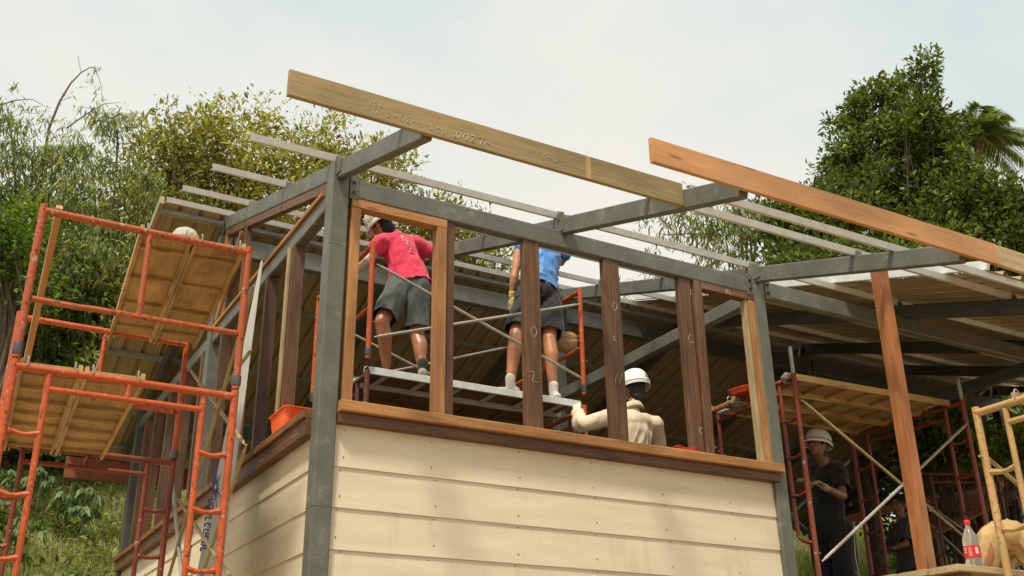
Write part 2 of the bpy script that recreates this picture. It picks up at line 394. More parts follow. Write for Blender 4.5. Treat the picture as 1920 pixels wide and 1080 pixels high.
# front beam pieces, bolted to the columns
for i in range(3):
    x0 = i*W+.125; x1 = (i+1)*W-.006
    b = bx('front_beam', STEEL, x0, x1, .002, .082, 3.668, 3.808, ch=.008)
    p = MB()
    p.box(x0-.003, x0+.055, -.006, .0, 3.652, 3.83, ch=.001); p.box(x1-.07, x1-.002, -.006, .0, 3.652, 3.83, ch=.001)
    p.build('end_plate', STEEL, b)
    for xx in (x0+.025, x1-.035):
        for z in (3.70, 3.775): q = MB(); q.lathe((xx, -.006, z), [(.014, 0), (.014, .009), (.008, .01), (.008, .022)], 6, (0, -1, 0)); q.build('bolt', BOLT, b)
# ridge beam
for i in range(3):
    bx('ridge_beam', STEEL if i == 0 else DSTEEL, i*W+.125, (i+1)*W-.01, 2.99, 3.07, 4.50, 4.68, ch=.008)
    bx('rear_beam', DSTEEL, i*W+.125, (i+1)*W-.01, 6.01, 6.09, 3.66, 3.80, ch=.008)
# rafters of rectangular tube
def rafter(x, y0, y1, mat):
    m = MB(); a = math.cos(math.atan(SL)); h = .125
    up = Vector((0, -SL, 1)).normalized()
    if y1 <= YR+.1: m.bar(Vector((x, y0, zf(y0)))-up*h/2, Vector((x, y1, zf(y1)))-up*h/2, .065, h, ch=.006)
    else:
        up = Vector((0, SL, 1)).normalized(); m.bar(Vector((x, y0, zb(y0)))-up*h/2, Vector((x, y1, zb(y1)))-up*h/2, .065, h, ch=.006)
    m.build('rafter', mat, house)
RX = [0.06, 1.8, 3.66, 5.4, 7.26, 9.0, 10.86]
for i, x in enumerate(RX):
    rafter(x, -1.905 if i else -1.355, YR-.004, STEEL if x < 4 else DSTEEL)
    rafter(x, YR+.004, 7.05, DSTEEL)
# brackets at the corner joints
m = MB()
for x in (0.06, 3.66):
    m.box(x-.04, x-.034, -.07, .06, 3.80, 3.93, ch=.001)

m.box(1.762, 1.768, -.03, .09, 3.80, 3.95, ch=.001); m.lathe((1.762, .02, 3.90), [(.012, 0), (.012, .012)], 6, (-1, 0, 0))
m.build('joint_plate', STEEL, house)
# tie beams (level) with their timber packing
for i, x in enumerate((0.0, W, 2*W, 3*W)):
    mt = STEEL if i < 2 else DSTEEL
    if i < 3:
        bx('tie_beam', mt, x+.02, x+.10, .123, 2.99, 3.62, 3.735, ch=.008)
        bx('tie_beam', mt, x+.02, x+.10, 3.123, 5.99, 3.62, 3.735, ch=.008)
    else: bx('tie_beam', mt, x+.02, x+.10, .123, 5.99, 3.62, 3.735, ch=.008)
bx('top_plate', W_OR, .0, .05, .20, 2.95, 3.737, 3.772)
# timber under the left rafter
hb('rafter_batten', W_BR, lambda m: m.bar((.06, .14, zf(.14)-.168), (.06, 2.98, zf(2.98)-.168), .055, .068))
# purlins: cold formed C sections
def cprof(w, h, t=.0035, lip=.014):
    return [(-a, b) for a, b in [(-w/2, -h/2), (w/2, -h/2), (w/2, -h/2+lip), (w/2-t, -h/2+lip), (w/2-t, -h/2+t), (-w/2+t, -h/2+t), (-w/2+t, h/2-t), (w/2-t, h/2-t), (w/2-t, h/2-lip), (w/2, h/2-lip), (w/2, h/2), (-w/2, h/2)]][::-1]
def purlin(y, x0, x1, front=True, mat=GALV, dz=.0):
    z = (zf(y) if front else zb(y)); sgn = -1 if front else 1
    up = Vector((0, sgn*SL, 1)).normalized(); c = Vector((0, y, z))+up*(.0245+dz)
    m = MB(); m.prism(cprof(.045, .047), (x0, c.y, c.z), (x1, c.y, c.z), up); return m.build('purlin', mat, house)
purlin(-1.05, -.62, 1.86); purlin(-1.02, 1.90, 11.2)
purlin(-1.36, 1.83, 11.2)
purlin(.075, -.55, 1.83); purlin(.075, 1.85, 11.2)
purlin(1.19, -.53, 1.84); purlin(1.19, 1.86, 11.2)
purlin(2.24, -.53, 1.84); purlin(2.24, 1.86, 11.2)
purlin(2.93, -.53, 11.2)
for y in (3.14, 4.15, 5.24, 6.25, 6.98): purlin(y, -.53, 11.2, False, GALVD)
# purlin cleats
for x in RX[:4]:
    for y in (-1.02, .075, 1.19, 2.24):
        z = zf(y); m = MB(); m.box(x-.03, x+.03, y-.034, y-.029, z-.002, z+.05, ch=.001); m.build('cleat', STEEL, house)
# profiled roof sheets
def sheet(x0, x1, y0, y1, zfn, name='roof_sheet', dz=.052):
    n = max(2, round((x1-x0)/.095)); pr = []; p = (x1-x0)/n*2; k = int(round((x1-x0)/p))
    for i in range(k):
        a = x0+i*p; pr += [(a, 0), (a+p*.30, 0), (a+p*.34, .006), (a+p*.38, 0), (a+p*.66, 0), (a+p*.76, .034), (a+p*.86, .034), (a+p*.96, 0)]
    pr.append((x1, 0)); vs = []; fs = []; t = .002
    for y in (y0, y1):
        for x, z in pr: vs.append((x, y, zfn(y)+dz+z))
        for x, z in pr: vs.append((x, y, zfn(y)+dz+z+t))
    q = len(pr)
    for i in range(q-1):
        fs += [(i, i+1, 2*q+i+1, 2*q+i), (q+i, 3*q+i, 3*q+i+1, q+i+1), (i, q+i, q+i+1, i+1), (2*q+i, 2*q+i+1, 3*q+i+1, 3*q+i)]
    fs += [(0, 2*q, 3*q, q), (q-1, 2*q-1, 4*q-1, 3*q-1)]
    m = MB(); m.add(vs, fs); return m.build(name, SHEET, house, ang=20)
xs = np.linspace(-.52, 11.05, 16)
for a, b in zip(xs[:-1], xs[1:]): sheet(a, b+.0, 3.06, 7.22, zb)
xs = np.linspace(4.62, 11.05, 9)
for a, b in zip(xs[:-1], xs[1:]): sheet(a, b, -1.42, 3.03, zf)
# verge flashing at the left end of the rear slope and the white edge of the front sheets
m = MB(); upb = Vector((0, SL, 1)).normalized()
m.bar(Vector((-.545, 3.05, zb(3.05)+.06)), Vector((-.545, 7.22, zb(7.22)+.06)), .04, .09); m.build('verge_flashing', SHEET, house)
m = MB(); m.bar(Vector((4.598, -1.42, zf(-1.42)+.095)), Vector((4.598, 3.0, zf(3.0)+.095)), .035, .07); m.build('sheet_edge', GALV, house)
bx('rear_fascia', FASC, -.55, 2.6, 7.10, 7.125, 3.25, 3.50)
# floor deck of the raised house
bx('floor_deck', W_FL, .13, 11.0, .13, 6.1, 1.30, 1.385)
for x in (3.6, 7.2): pass
m = MB(); m.box(3.73, 10.9, -.03, .11, 1.2, 1.38); m.build('floor_edge_beam', DSTEEL, house)
# sills
def chalk(strokes, origin, ax, ay, s, parent, name='chalk_mark', r=.0022, nrm=None):
    m = MB(); o = Vector(origin); ax = Vector(ax); ay = Vector(ay)
    for st in strokes:
        pts = [o+ax*(a+random.uniform(-.03, .03))*s+ay*(b+random.uniform(-.03, .03))*s for a, b in st]
        if len(pts) > 1: m.tube(pts, r, 5)
    return m.build(name, CHALK, parent)
GL = {'0': [[(.3, 0), (.05, .3), (.05, .7), (.3, 1), (.55, .7), (.55, .3), (.3, 0)]],
      'O': [[(.3, 0), (.02, .3), (.05, .75), (.35, 1), (.6, .7), (.58, .3), (.3, 0)]],
      '2': [[(.05, .8), (.3, 1), (.55, .75), (.3, .4), (.0, .0), (.6, .05)]], '7': [[(0, .95), (.6, 1), (.25, 0)]],
      'N': [[(0, 0), (.02, 1), (.5, 0), (.6, 1)]], 'Z': [[(0, 1), (.55, .95), (.0, .05), (.6, 0)]],
      'A': [[(0, 0), (.3, 1), (.6, 0)], [(.12, .35), (.48, .35)]], '-': [[(.1, .5), (.5, .5)]], 'R': [[(0, 0), (0, 1), (.5, .8), (.02, .5), (.55, 0)]],
      'X': [[(0, 0), (.55, 1)], [(0, 1), (.55, 0)]], 'L': [[(0, 1), (0, 0), (.5, 0)]], 'C': [[(.55, .85), (.25, 1), (0, .5), (.25, 0), (.55, .12)]],
      '~': [[(0, .4), (.2, .65), (.4, .4), (.6, .6)]], '.': [[(.1, 0), (.15, .08)]], ' ': []}
def write(txt, origin, ax, ay, s, parent, r=.0016, gap=.85):
    st = []
    for i, c in enumerate(txt): st += [[(a+i*gap, b) for a, b in g] for g in GL[c]]
    return chalk(st, origin, ax, ay, s, parent, r=r)
sill = bx('sill_board', W_OR, .122, 3.66, -.055, .13, 2.195, 2.262, ch=.006)
bx('sill_batten', W_DK, .122, 3.64, -.02, .10, 2.128, 2.193)
m = MB(); m.box(-.05, .11, .125, 6.1, 2.175, 2.225, ch=.005); ls = m.build('sill_board', W_SL, house)
m = MB(); m.box(-.028, .09, .124, 6.05, 2.07, 2.173); lb = m.build('sill_batten', W_DK, house)
write('CCC', (-.0295, 1.75, 2.105), (0, -.3, 0), (0, 0, .045), .75, lb, .0013, 3)
# siding boards, lapped
def siding_row(i, left):
    t = 2.134-.2423*i; b = t-.2423-.02; m = MB()
    prof = [(0.003, t), (.009, t), (-.001, b), (-.007, b)]
    if left:
        vs = [(.036-.0+d, y, z) for y in (.121, 6.05) for d, z in prof]
    else:
        vs = [(x, .036+d, z) for x in (.121, W-.001) for d, z in prof]
    fs = [(0, 1, 2, 3), (4, 7, 6, 5)]+[(k, (k+1) % 4, 4+(k+1) % 4, 4+k) for k in range(4)]
    off = random.random()*30
    lsx = [((v[1] if left else v[0])+off, v[2]+off, 0) for v in vs]
    m.add(vs, fs, lsx); o = m.build('siding_board', SIDING, house, smooth=False)
    q = MB()
    L_ = np.arange(.16, 6, .61) if left else np.arange(.17, 3.6, .60)
    for s in L_:
        s += random.uniform(-.03, .03)
        for dz in (-.035, -.2):
            z = t+dz+random.uniform(-.008, .008); dd = .036+.003-.012*(-dz/.26)-.0
            c = (dd, s, z) if left else (s, dd, z)
            q.lathe(c, [(.0045, -.001), (.0045, .0015)], 8, (-1, 0, 0) if left else (0, -1, 0))
    q.build('nail_heads', BOLT, o)
for i in range(11): siding_row(i, False); siding_row(i, True)
# front studs
def stud(x0, x1, z0, z1, mat, y0=.03, y1=.08, lean=0, label=None):
    m = MB(); m.bar(((x0+x1)/2, (y0+y1)/2, z0), ((x0+x1)/2+lean, (y0+y1)/2, z1), x1-x0, y1-y0, (0, 1, 0))
    o = m.build('stud', mat, house)
    if label: o['label'] = label
    return o
ZS = 2.264
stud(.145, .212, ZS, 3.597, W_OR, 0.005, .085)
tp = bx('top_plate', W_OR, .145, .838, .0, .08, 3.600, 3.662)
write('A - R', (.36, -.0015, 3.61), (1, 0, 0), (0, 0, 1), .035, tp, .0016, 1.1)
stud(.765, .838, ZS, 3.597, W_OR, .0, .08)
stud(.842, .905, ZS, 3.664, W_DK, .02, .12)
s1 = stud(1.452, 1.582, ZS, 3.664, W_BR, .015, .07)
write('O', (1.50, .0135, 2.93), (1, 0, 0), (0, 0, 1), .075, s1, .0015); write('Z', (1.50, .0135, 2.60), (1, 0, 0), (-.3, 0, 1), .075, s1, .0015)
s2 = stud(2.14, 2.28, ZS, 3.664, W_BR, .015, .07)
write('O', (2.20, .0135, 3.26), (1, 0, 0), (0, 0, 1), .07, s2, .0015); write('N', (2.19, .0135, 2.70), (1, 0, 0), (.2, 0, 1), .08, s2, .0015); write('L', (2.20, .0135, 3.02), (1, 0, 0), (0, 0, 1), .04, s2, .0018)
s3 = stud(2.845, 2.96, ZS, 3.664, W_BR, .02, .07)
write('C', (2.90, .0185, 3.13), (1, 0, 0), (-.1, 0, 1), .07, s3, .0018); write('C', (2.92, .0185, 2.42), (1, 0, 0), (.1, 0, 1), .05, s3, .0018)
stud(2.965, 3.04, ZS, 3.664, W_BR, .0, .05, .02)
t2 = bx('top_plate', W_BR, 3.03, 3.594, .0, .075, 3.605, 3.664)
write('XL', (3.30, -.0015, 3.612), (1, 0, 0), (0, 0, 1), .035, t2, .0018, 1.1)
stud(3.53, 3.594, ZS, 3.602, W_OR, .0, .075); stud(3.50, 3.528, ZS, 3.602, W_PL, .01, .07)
# left studs
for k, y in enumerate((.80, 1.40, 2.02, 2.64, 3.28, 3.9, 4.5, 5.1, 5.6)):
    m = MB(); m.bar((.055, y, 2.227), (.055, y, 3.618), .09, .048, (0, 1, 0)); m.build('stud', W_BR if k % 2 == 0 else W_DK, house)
m = MB(); m.bar((.055, 2.25, 3.775), (.055, 2.25, zf(2.25)-.205), .05, .05, (0, 1, 0)); m.build('stud', W_BR, house)
m = MB(); m.bar((.055, 2.93, 3.775), (.055, 2.93, zf(2.93)-.205), .05, .05, (0, 1, 0)); m.build('stud', W_OR, house)
m = MB(); m.bar((.0, .83, 2.23), (.0, .83, 3.61), .02, .045, (0, 1, 0)); m.build('sunlit_stud_strip', W_PL, house)  # pale strip added as the sunlit left face of the first stud
m = MB(); m.bar((.02, 2.32, zf(2.3)-.24), (.02, 2.9, 3.80), .03, .06); m.build('knee_brace', W_OR, house)
# ------------------------------------------------------------------ fascia boards laid on the rafters
def fascia(y, x0, z0, x1, z1, h, mat, label, seed):
    m = MB(); m.bar((x0, y, z0), (x1, y, z1), .028, h, ch=.003); o = m.build('fascia_board', mat, None, origin=(x0, y, z0))
    return tag(o, label, 'board', 'loose fascia boards along the eave')
f1 = fascia(-1.38, -.742, 3.432, 1.764, 3.430, .156, W_OL, 'weathered olive brown plank with chalk numbers, upper left of the roof edge', 1)
f1c = MB()
write('~0 2~', (-.32, -1.3955, 3.385), (1, 0, 0), (0, 0, 1), .035, f1, .0014, 1.1); write('X2~', (-.31, -1.3955, 3.425), (1, 0, 0), (0, 0, 1), .03, f1, .0012, 1.)
write('O2~~~L~', (-.13, -1.3955, 3.385), (1, 0, 0), (0, 0, 1), .04, f1, .0014, .9); write('C0 2', (.08, -1.3955, 3.378), (1, 0, 0), (0, 0, 1), .036, f1, .0016, 1.)
write('0027~', (.20, -1.3955, 3.378), (1, 0, 0), (.1, 0, 1), .046, f1, .0020, 1.); write('X~0~', (.75, -1.3955, 3.40), (1, 0, 0), (0, 0, 1), .04, f1, .0011, .9)
m = MB(); m.box(1.05, 1.085, -1.3950, -1.3942, 3.356, 3.505, ch=.0001); m.build('tape_patch', mwood('pale joint timber', (.28, .18, .085), (.36, .245, .12), (.42, .30, .16)), f1)
f2 = fascia(-1.93, 1.108, 3.273, 3.93, 3.278, .153, W_OR2, 'fresh orange plank along the lower right roof edge', 2)
m = MB(); m.bar((3.932, -1.928, 3.277), (6.9, -1.928, 3.235), .03, .150); sp = m.build('end_plank', W_PL, f2)
# ------------------------------------------------------------------ orange post under the right rafter
a, b = V(4.03, -.9, 3.60), V(4.03, -.86, -1.3)
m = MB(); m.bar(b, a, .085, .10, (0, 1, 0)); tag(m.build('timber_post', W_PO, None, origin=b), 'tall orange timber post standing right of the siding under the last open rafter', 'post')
# ------------------------------------------------------------------ scaffolding
TR = .021
def frame(parent, a, b, zt, zb_, mat, kind='walk', matb=None, stub=0.):
    """end frame between leg feet a,b (x,y); parts hang under the tower"""
    a = Vector((a[0], a[1], 0)); b = Vector((b[0], b[1], 0)); d = (b-a); wd = d.length; d.normalize()
    P = lambda t, z: a+d*t+Vector((0, 0, z))
    m = MB(); m.tube([P(.0, zt), P(wd, zt)], TR, 12); fr = m.build('end_frame', mat, parent)
    for t in (0, wd):
        m = MB(); m.tube([P(t, zb_), P(t, zt+.035+stub)], TR, 12); m.build('leg', mat, fr)
        m = MB(); m.lathe(P(t, zb_+.02), [(TR+.004, 0), (TR+.006, .01), (TR+.006, .05), (TR+.004, .06)], 12); m.build('coupler', BOLT, fr)
        for z in (zt-.25, zb_+.3): m = MB(); m.tube([P(t, z), P(t, z)+Vector((d.y, -d.x, 0))*.05], .006, 6); m.build('brace_pin', matb or mat, fr)
    r = TR*.78
    if kind == 'half':
        m = MB(); zm = zt-.52; pts = [P(TR, zm), P(wd*.22, zm-.004), P(wd*.3, zm), P(wd-TR, zm)]; m.tube(pts, r, 10)
        m.tube([P(wd*.5, zm), P(wd*.5, zt)], r, 10); m.build('rail', mat, fr)
    elif kind == 'walk':
        i0, i1 = wd*.15, wd*.85; zi = zt-.10; zl = zt-1.25
        m = MB(); m.tube(bez([P(TR, zl-.11), P(i0*.95, zl-.06), P(i0, zl+.15), P(i0, zt-.02)]), r, 10)
        m.tube(bez([P(wd-TR, zl-.11), P(wd-i0*.95, zl-.06), P(i1, zl+.15), P(i1, zt-.02)]), r, 10)
        m.tube([P(i0, zi), P(i1, zi)], r, 10); m.tube([P(wd*.5, zi), P(wd*.5, zt)], r, 8); m.build('inner_frame', mat, fr)
        for z in (zt-.35, zt-.66, zt-.97):
            for u0, u1 in ((TR, i0), (i1, wd-TR)):
                m = MB(); q = [P(u0, z+.012), P(u0*.6+u1*.4, z), P(u0*.4+u1*.6, z), P(u1, z+.012)]; m.tube(q, [r*1.15, r*.8, r*.8, r*1.15], 8); m.build('rung', mat, fr)
    return fr
def brace(parent, a, b, mat=BRACE, r=.012, name='cross_brace'):
    m = MB(); a = Vector(a); b = Vector(b); d = (b-a).normalized()
    m.tube([a, a+d*.035, a+d*.05, b-d*.05, b-d*.035, b], [r*.5, r*.6, r, r, r*.6, r*.5], 8); return m.build(name, mat, parent)
def plank(label, a0, a1, wd, mat, framemat, group, z, hooks=True, nrib=5, side=None, cat='plank'):
    """scaffold plank from a0 to a1 (x,y) at height z, metal edge frame with a ply deck"""
    p0 = Vector((*a0, z)); p1 = Vector((*a1, z)); d = (p1-p0).normalized(); s = Vector((-d.y, d.x, 0)); L_ = (p1-p0).length
    root = empty('scaffold_plank', (p0+p1)/2, label, cat, group)
    m = MB(); m.bar(p0+d*.03+Vector((0, 0, .0)), p1-d*.03, wd-.03, .014); m.build('deck_board', mat, root)
    for k in (-1, 1):
        m = MB(); m.bar(p0+s*k*(wd/2-.012)-Vector((0, 0, .012)), p1+s*k*(wd/2-.012)-Vector((0, 0, .012)), .022, .058); m.build('side_rail', framemat, root)
    for i in range(nrib):
        m = MB(); c = p0+d*(L_*(i+.5)/nrib)-Vector((0, 0, .024)); m.bar(c-s*(wd/2-.025), c+s*(wd/2-.025), .035 if mat is not PLY else .014, .022); m.build('cross_rib', framemat if mat is not PLY else PLY, root)
    if hooks:
        for e, q in ((p0, -d), (p1, d)):
            for k in (-1, 1):
                c = e+s*k*(wd/2-.04); m = MB(); m.tube(bez([c-q*.03, c+q*.01+Vector((0, 0, .028)), c+q*.028+Vector((0, 0, .01)), c+q*.030-Vector((0, 0, .03))]), .0045, 6); m.build('hook', GALVD, root)
    return root
# --- left outer tower
TL = empty('scaffold_tower', (-1.1, .8, -1.3), 'bright orange two storey scaffold tower at the left end of the house', 'scaffold', 'scaffold towers')
FA, FB = (-1.675, -.1), (-.53, -.1); BA, BB = (-1.60, 1.68), (-.455, 1.70)
frame(TL, FA, FB, 3.065, 2.21, OR_P2, 'half'); frame(TL, FA, FB, 2.165, .33, OR_P, 'walk')
frame(TL, FA, FB, .3, -1.3, OR_P, 'walk')
frame(TL, BA, BB, 3.09, 2.21, OR_P, 'half'); frame(TL, BA, BB, 2.20, .33, MR_P, 'walk'); frame(TL, BA, BB, .3, -1.3, MR_P, 'walk')
brace(TL, (-.48, -.1, 2.86), (-.42, 1.68, 1.30), BRACE_Y); brace(TL, (-.45, -.1, 1.90), (-.42, 1.68, 2.9), BRACE_Y)
brace(TL, (-.46, -.1, 2.46), (-.40, .8, 2.46), BRACE_Y, .011, 'spacer_tube')
brace(TL, (-.44, -.1, 1.15), (-.40, 1.68, 1.95), BRACE_Y); brace(TL, (-.44, -.1, 1.9), (-.40, 1.68, .5), BRACE_Y)
brace(TL, (-1.71, -.1, 1.9), (-1.64, 1.68, .5), BRACE_Y); brace(TL, (-1.71, -.1, .6), (-1.64, 1.68, 1.95), BRACE_Y)
GP = 'planks hooked on the left scaffold tower'
plank('perforated plywood plank on the upper level, left one under the white cap', (-1.01, -.1), (-.855, 1.69), .30, PLY, PLY, GP, 3.095, nrib=4)
plank('perforated plywood plank on the upper level, nearest the house', (-.70, -.1), (-.545, 1.69), .30, PLY, PLY, GP, 3.097, nrib=4)
plank('old brown plank on the lower level, outermost by the left legs', (-1.50, -.1), (-1.40, 1.69), .31, PLY, PLY, GP, 2.20, nrib=7)
plank('old brown plank on the lower level, inner of the two', (-1.18, -.1), (-1.08, 1.69), .31, PLY, PLY, GP, 2.203, nrib=7)
m = MB()                                           # cap lying on the upper planks
c = Vector((-.88, .04, 3.112)); m.lathe(c, [(.085, 0), (.09, .012), (.082, .016), (.078, .045), (.06, .075), (.03, .092), (.008, .098)], 20)
tag(m.build('cap', mplain('off white cloth', (.40, .40, .35), .8), None, origin=c), 'pale round cap lying on the upper scaffold plank', 'cap')
m = MB(); a, b = pt(325, 470, 1, -.06), None
a = pt(112, 388, 1, .02); b = pt(75, 560, 1, .45); d = (b-a)
m.bar(a+d*1.8, a, .035, .05, (0, 1, 0)); tag(m.build('timber_batten', W_OR2, None, origin=a), 'narrow orange timber batten leaning behind the left scaffold leg', 'batten')
# --- inner tower carrying the two workers
TI = empty('scaffold_tower', (1.74, 1.8, 1.385), 'orange scaffold inside the front wall carrying the two workers', 'scaffold', 'scaffold towers')
for x in (.775, 2.715):
    a = (x, 1.2); b = (x, 2.42)
    frame(TI, a, b, 3.97, 3.03, OR_P, 'half'); frame(TI, a, b, 2.90, 1.39, MRD_P if x < 1 else OR_P, 'walk')
brace(TI, (.80, 1.165, 3.80), (2.69, 1.165, 3.15)); brace(TI, (.80, 1.16, 3.19), (2.69, 1.16, 3.83))
brace(TI, (.80, 2.45, 3.82), (2.69, 2.45, 3.19)); brace(TI, (.80, 2.455, 3.17), (2.69, 2.455, 3.86))
brace(TI, (2.72, 1.2, 2.0), (2.70, 2.42, 2.72), GALVD, .014)
GP = 'planks hooked on the inner scaffold'
for k, lb in enumerate(('grey edged scaffold plank under the workers feet, nearest the front wall', 'second scaffold plank from the front under the workers', 'scaffold plank third from the front under the workers')):
    y = 1.385+k*.365; plank(lb, (.80, y), (2.69, y), .34, PLYD, GALV if k == 0 else PLYD, GP, 2.958+.002*k, hooks=True, nrib=6)
# --- right tower under the roof
TRt = empty('scaffold_tower', (5.1, .8, 1.385), 'maroon scaffold with plank deck under the roofed right bay', 'scaffold', 'scaffold towers')
frame(TRt, (4.20, .27), (4.24, 1.47), 3.13, 1.39, MR_P, 'walk', stub=.0)
frame(TRt, (6.08, .10), (6.02, 1.38), 3.13, 1.39, MR_P, 'walk')
for x, y, z in ((4.20, .27, 3.40), (6.08, .10, 3.36)): m = MB(); m.tube([(x, y, 3.13), (x, y, z)], .017, 10); m.build('joint_spigot', GALVD, TRt)
brace(TRt, (4.22, .24, 2.93), (6.06, .08, 1.72), BRACE_Y, .013); brace(TRt, (4.22, .24, 1.62), (6.06, .08, 2.93), BRACE, .013)
brace(TRt, (4.26, 1.50, 2.9), (6.0, 1.42, 1.7), GALVD, .013); brace(TRt, (4.26, 1.50, 1.65), (6.0, 1.42, 2.9), GALVD, .013)
GP = 'planks of the right scaffold deck'
for k, lb in enumerate(('plywood plank of the right deck, nearest the orange post', 'plywood plank second from the front on the right deck', 'rearmost plywood plank of the right deck')):
    y = .45+k*.37; plank(lb, (4.21, y+.02), (6.06, y-.07), .35, PLY, PLY, GP, 3.165+.002*k, nrib=7)
# --- pale yellow tower at the right edge
TY = empty('scaffold_tower', (3.1, -2.75, -1.3), 'pale yellow scaffold frame at the right edge in front of the house', 'scaffold', 'scaffold towers')
frame(TY, (3.09, -2.16), (3.09, -3.36), 2.01, .15, YE_P, 'walk'); frame(TY, (3.09, -2.16), (3.09, -3.36), .12, -1.3, YE_P, 'walk')
frame(TY, (4.95, -2.16), (4.95, -3.36), 2.01, .15, YE_P, 'walk')
brace(TY, (3.12, -2.12, 1.80), (4.95, -2.12, .75), BRACE_Y, .012)
plank('pale plank hooked on the yellow scaffold at the right edge', (3.10, -2.55), (4.94, -2.55), .33, PLY, YE_P, 'planks of the yellow scaffold', 2.05)
plank('second pale plank hooked on the yellow scaffold, further towards the viewer', (3.10, -2.90), (4.94, -2.90), .33, PLY, YE_P, 'planks of the yellow scaffold', 2.052)
# --- dark low scaffold at the back right
TD = empty('scaffold_tower', (8.2, 2.9, 1.3), 'small dark scaffold far back behind the orange post', 'scaffold', 'scaffold towers')
a = pt(1722, 888, 1, 2.6); frame(TD, (a.x, 2.6), (a.x+.9, 2.2), a.z, 1.4, MRD_P, 'walk')
brace(TD, (a.x+.05, 2.6, a.z-.35), (a.x+1.6, 1.9, 1.6), GALVD, .015); brace(TD, (a.x+.05, 2.6, a.z-.6), (a.x+1.0, 2.1, 1.5), GALVD, .015)
# loose items --------------------------------------------------------
# long grey sheet with a blue printed mark leaning on the left wall
a = pt(489, 492, 0, -.055); b = pt(398, 1085, 0, -.30); bw = pt(432, 1085, 0, -.30)
gm = mplain('pale grey board', (.42, .42, .38), .6, .08, 4)
m = MB(); m.prism([(-.004, -.5), (.004, -.5), (.004, .5), (-.004, .5)], (0, 0, 0), (1, 0, 0), (0, 0, 1))
m = MB()
at_ = V(-.055, a.y, a.z); at2 = V(-.055, a.y-.04, a.z); n_ = (at_-b).cross(V(0, 1, 0)).normalized()*.004
bl, br_ = V(-.31, 1.33, 1.25), V(-.31, .69, 1.20)
vs = [at_-n_, at2-n_, br_-n_, bl-n_, at_+n_, at2+n_, br_+n_, bl+n_]
m.add(vs, [(0, 1, 2, 3), (7, 6, 5, 4), (0, 4, 5, 1), (1, 5, 6, 2), (2, 6, 7, 3), (3, 7, 4, 0)])
bd = m.build('leaning_board', gm, None, origin=bl, smooth=False); tag(bd, 'long pale board with blue printed starburst leaning on the left wall behind the scaffold', 'board')
ink = mplain('blue ink', (.03, .05, .22), .6, .1, 8, 0, 0)
nn = (at_-bl).cross(br_-bl).normalized()
if nn.x > 0: nn = -nn
def onboard(u, v):
    d = ray(u, v); p0 = bl+nn*.006; t = ((p0-CAM).dot(nn))/d.dot(nn); return CAM+t*d
m = MB(); cx, cy = 404, 912
for k in range(15):
    th = 2*math.pi*k/15+.2; r1 = (26 if k % 2 else 17); p = onboard(cx+3*math.cos(th), cy+6*math.sin(th)); q = onboard(cx+r1*.48*math.cos(th), cy+r1*1.5*math.sin(th)); m.tube([p, q], [.006, .002], 4)
for i in range(9):
    u = 398-i*1.9; v = 935+i*11.5
    p = [onboard(u-6, v), onboard(u+4, v+1.5), onboard(u+3, v+8), onboard(u-7, v+6.5)]
    segs = [((0, 1), (0, 3), (3, 2)), ((0, 3), (0, 1), (3, 2), (1, 2)), ((0, 1), (3, 2), (0, 3)), ((0, 1), (0, 3)), ((0, 1), (0, 3), (1, 2))][i % 5]
    for x, y in segs: m.tube([p[x], p[y]], .006, 4)
for i in range(4):
    u = 404-i*2; v = 850+i*11; m.tube([onboard(u, v), onboard(u-1.5, v+8)], .005, 4)
m.build('printed_mark', ink, bd)
m = MB(); a = V(-.40, 1.93, 2.13); b = V(-.44, .95, 1.15); m.tube([b+(b-a)*1.5, b, a], .014, 10); tag(m.build('steel_tube', BRACE, None, origin=b+(b-a)*1.5), 'thin grey steel tube leaning by the maroon leg of the left scaffold', 'tube')
# trays
def tray(c, lx, ly, h, label, col, rz=0, name='plastic_tub', rim=.012):
    root = empty(name, c, label, 'tub'); mt = mplain(name+' plastic', col, .35, .08, 5, 0, 0); m = MB()
    def ring(sx, sy, z, n=6, rr=.03):
        pts = []
        for qx, qy, a0 in ((1, 1, 0), (-1, 1, 90), (-1, -1, 180), (1, -1, 270)):
            for k in range(n+1):
                t = R(a0+90*k/n); x = qx*(sx-rr)+rr*math.cos(t); y = qy*(sy-rr)+rr*math.sin(t)
                ca, sa = math.cos(rz), math.sin(rz); pts.append((c[0]+x*ca-y*sa, c[1]+x*sa+y*ca, c[2]+z))
        return pts
    rings = [ring(lx*.40, ly*.40, 0), ring(lx*.5-rim, ly*.5-rim, h-.012), ring(lx*.5-rim, ly*.5-rim, h-.008), ring(lx*.5, ly*.5, h-.006), ring(lx*.5, ly*.5, h), ring(lx*.5-rim, ly*.5-rim, h), ring(lx*.40-.004, ly*.40-.004, .006)]
    vs = [p for r_ in rings for p in r_]; q = len(rings[0])
    fs = [(i*q+k, i*q+(k+1) % q, (i+1)*q+(k+1) % q, (i+1)*q+k) for i in range(len(rings)-1) for k in range(q)]+[tuple(range(q))[::-1], tuple((len(rings)-1)*q+k for k in range(q))]
    m.add(vs, fs); m.build('shell', mt, root); return root
tray((.045, .67, 2.227), .20, .36, .125, 'orange plastic tub standing on the left sill beside the grey corner column', (.95, .13, .01), 0)
tray((4.20, .90, 3.165), .18, .22, .045, 'orange plastic tub tied on the right scaffold frame', (.80, .10, .02), .2)
m = MB()   # red tool tray on the front sill
c = pt(1290, 846, 2, 2.275); 
for dx in (-.07, .07): m.lathe((c.x+dx, .04, 2.265), [(.036, 0), (.036, .008), (.012, .012), (.012, .03), (.036, .034), (.036, .042)], 16)
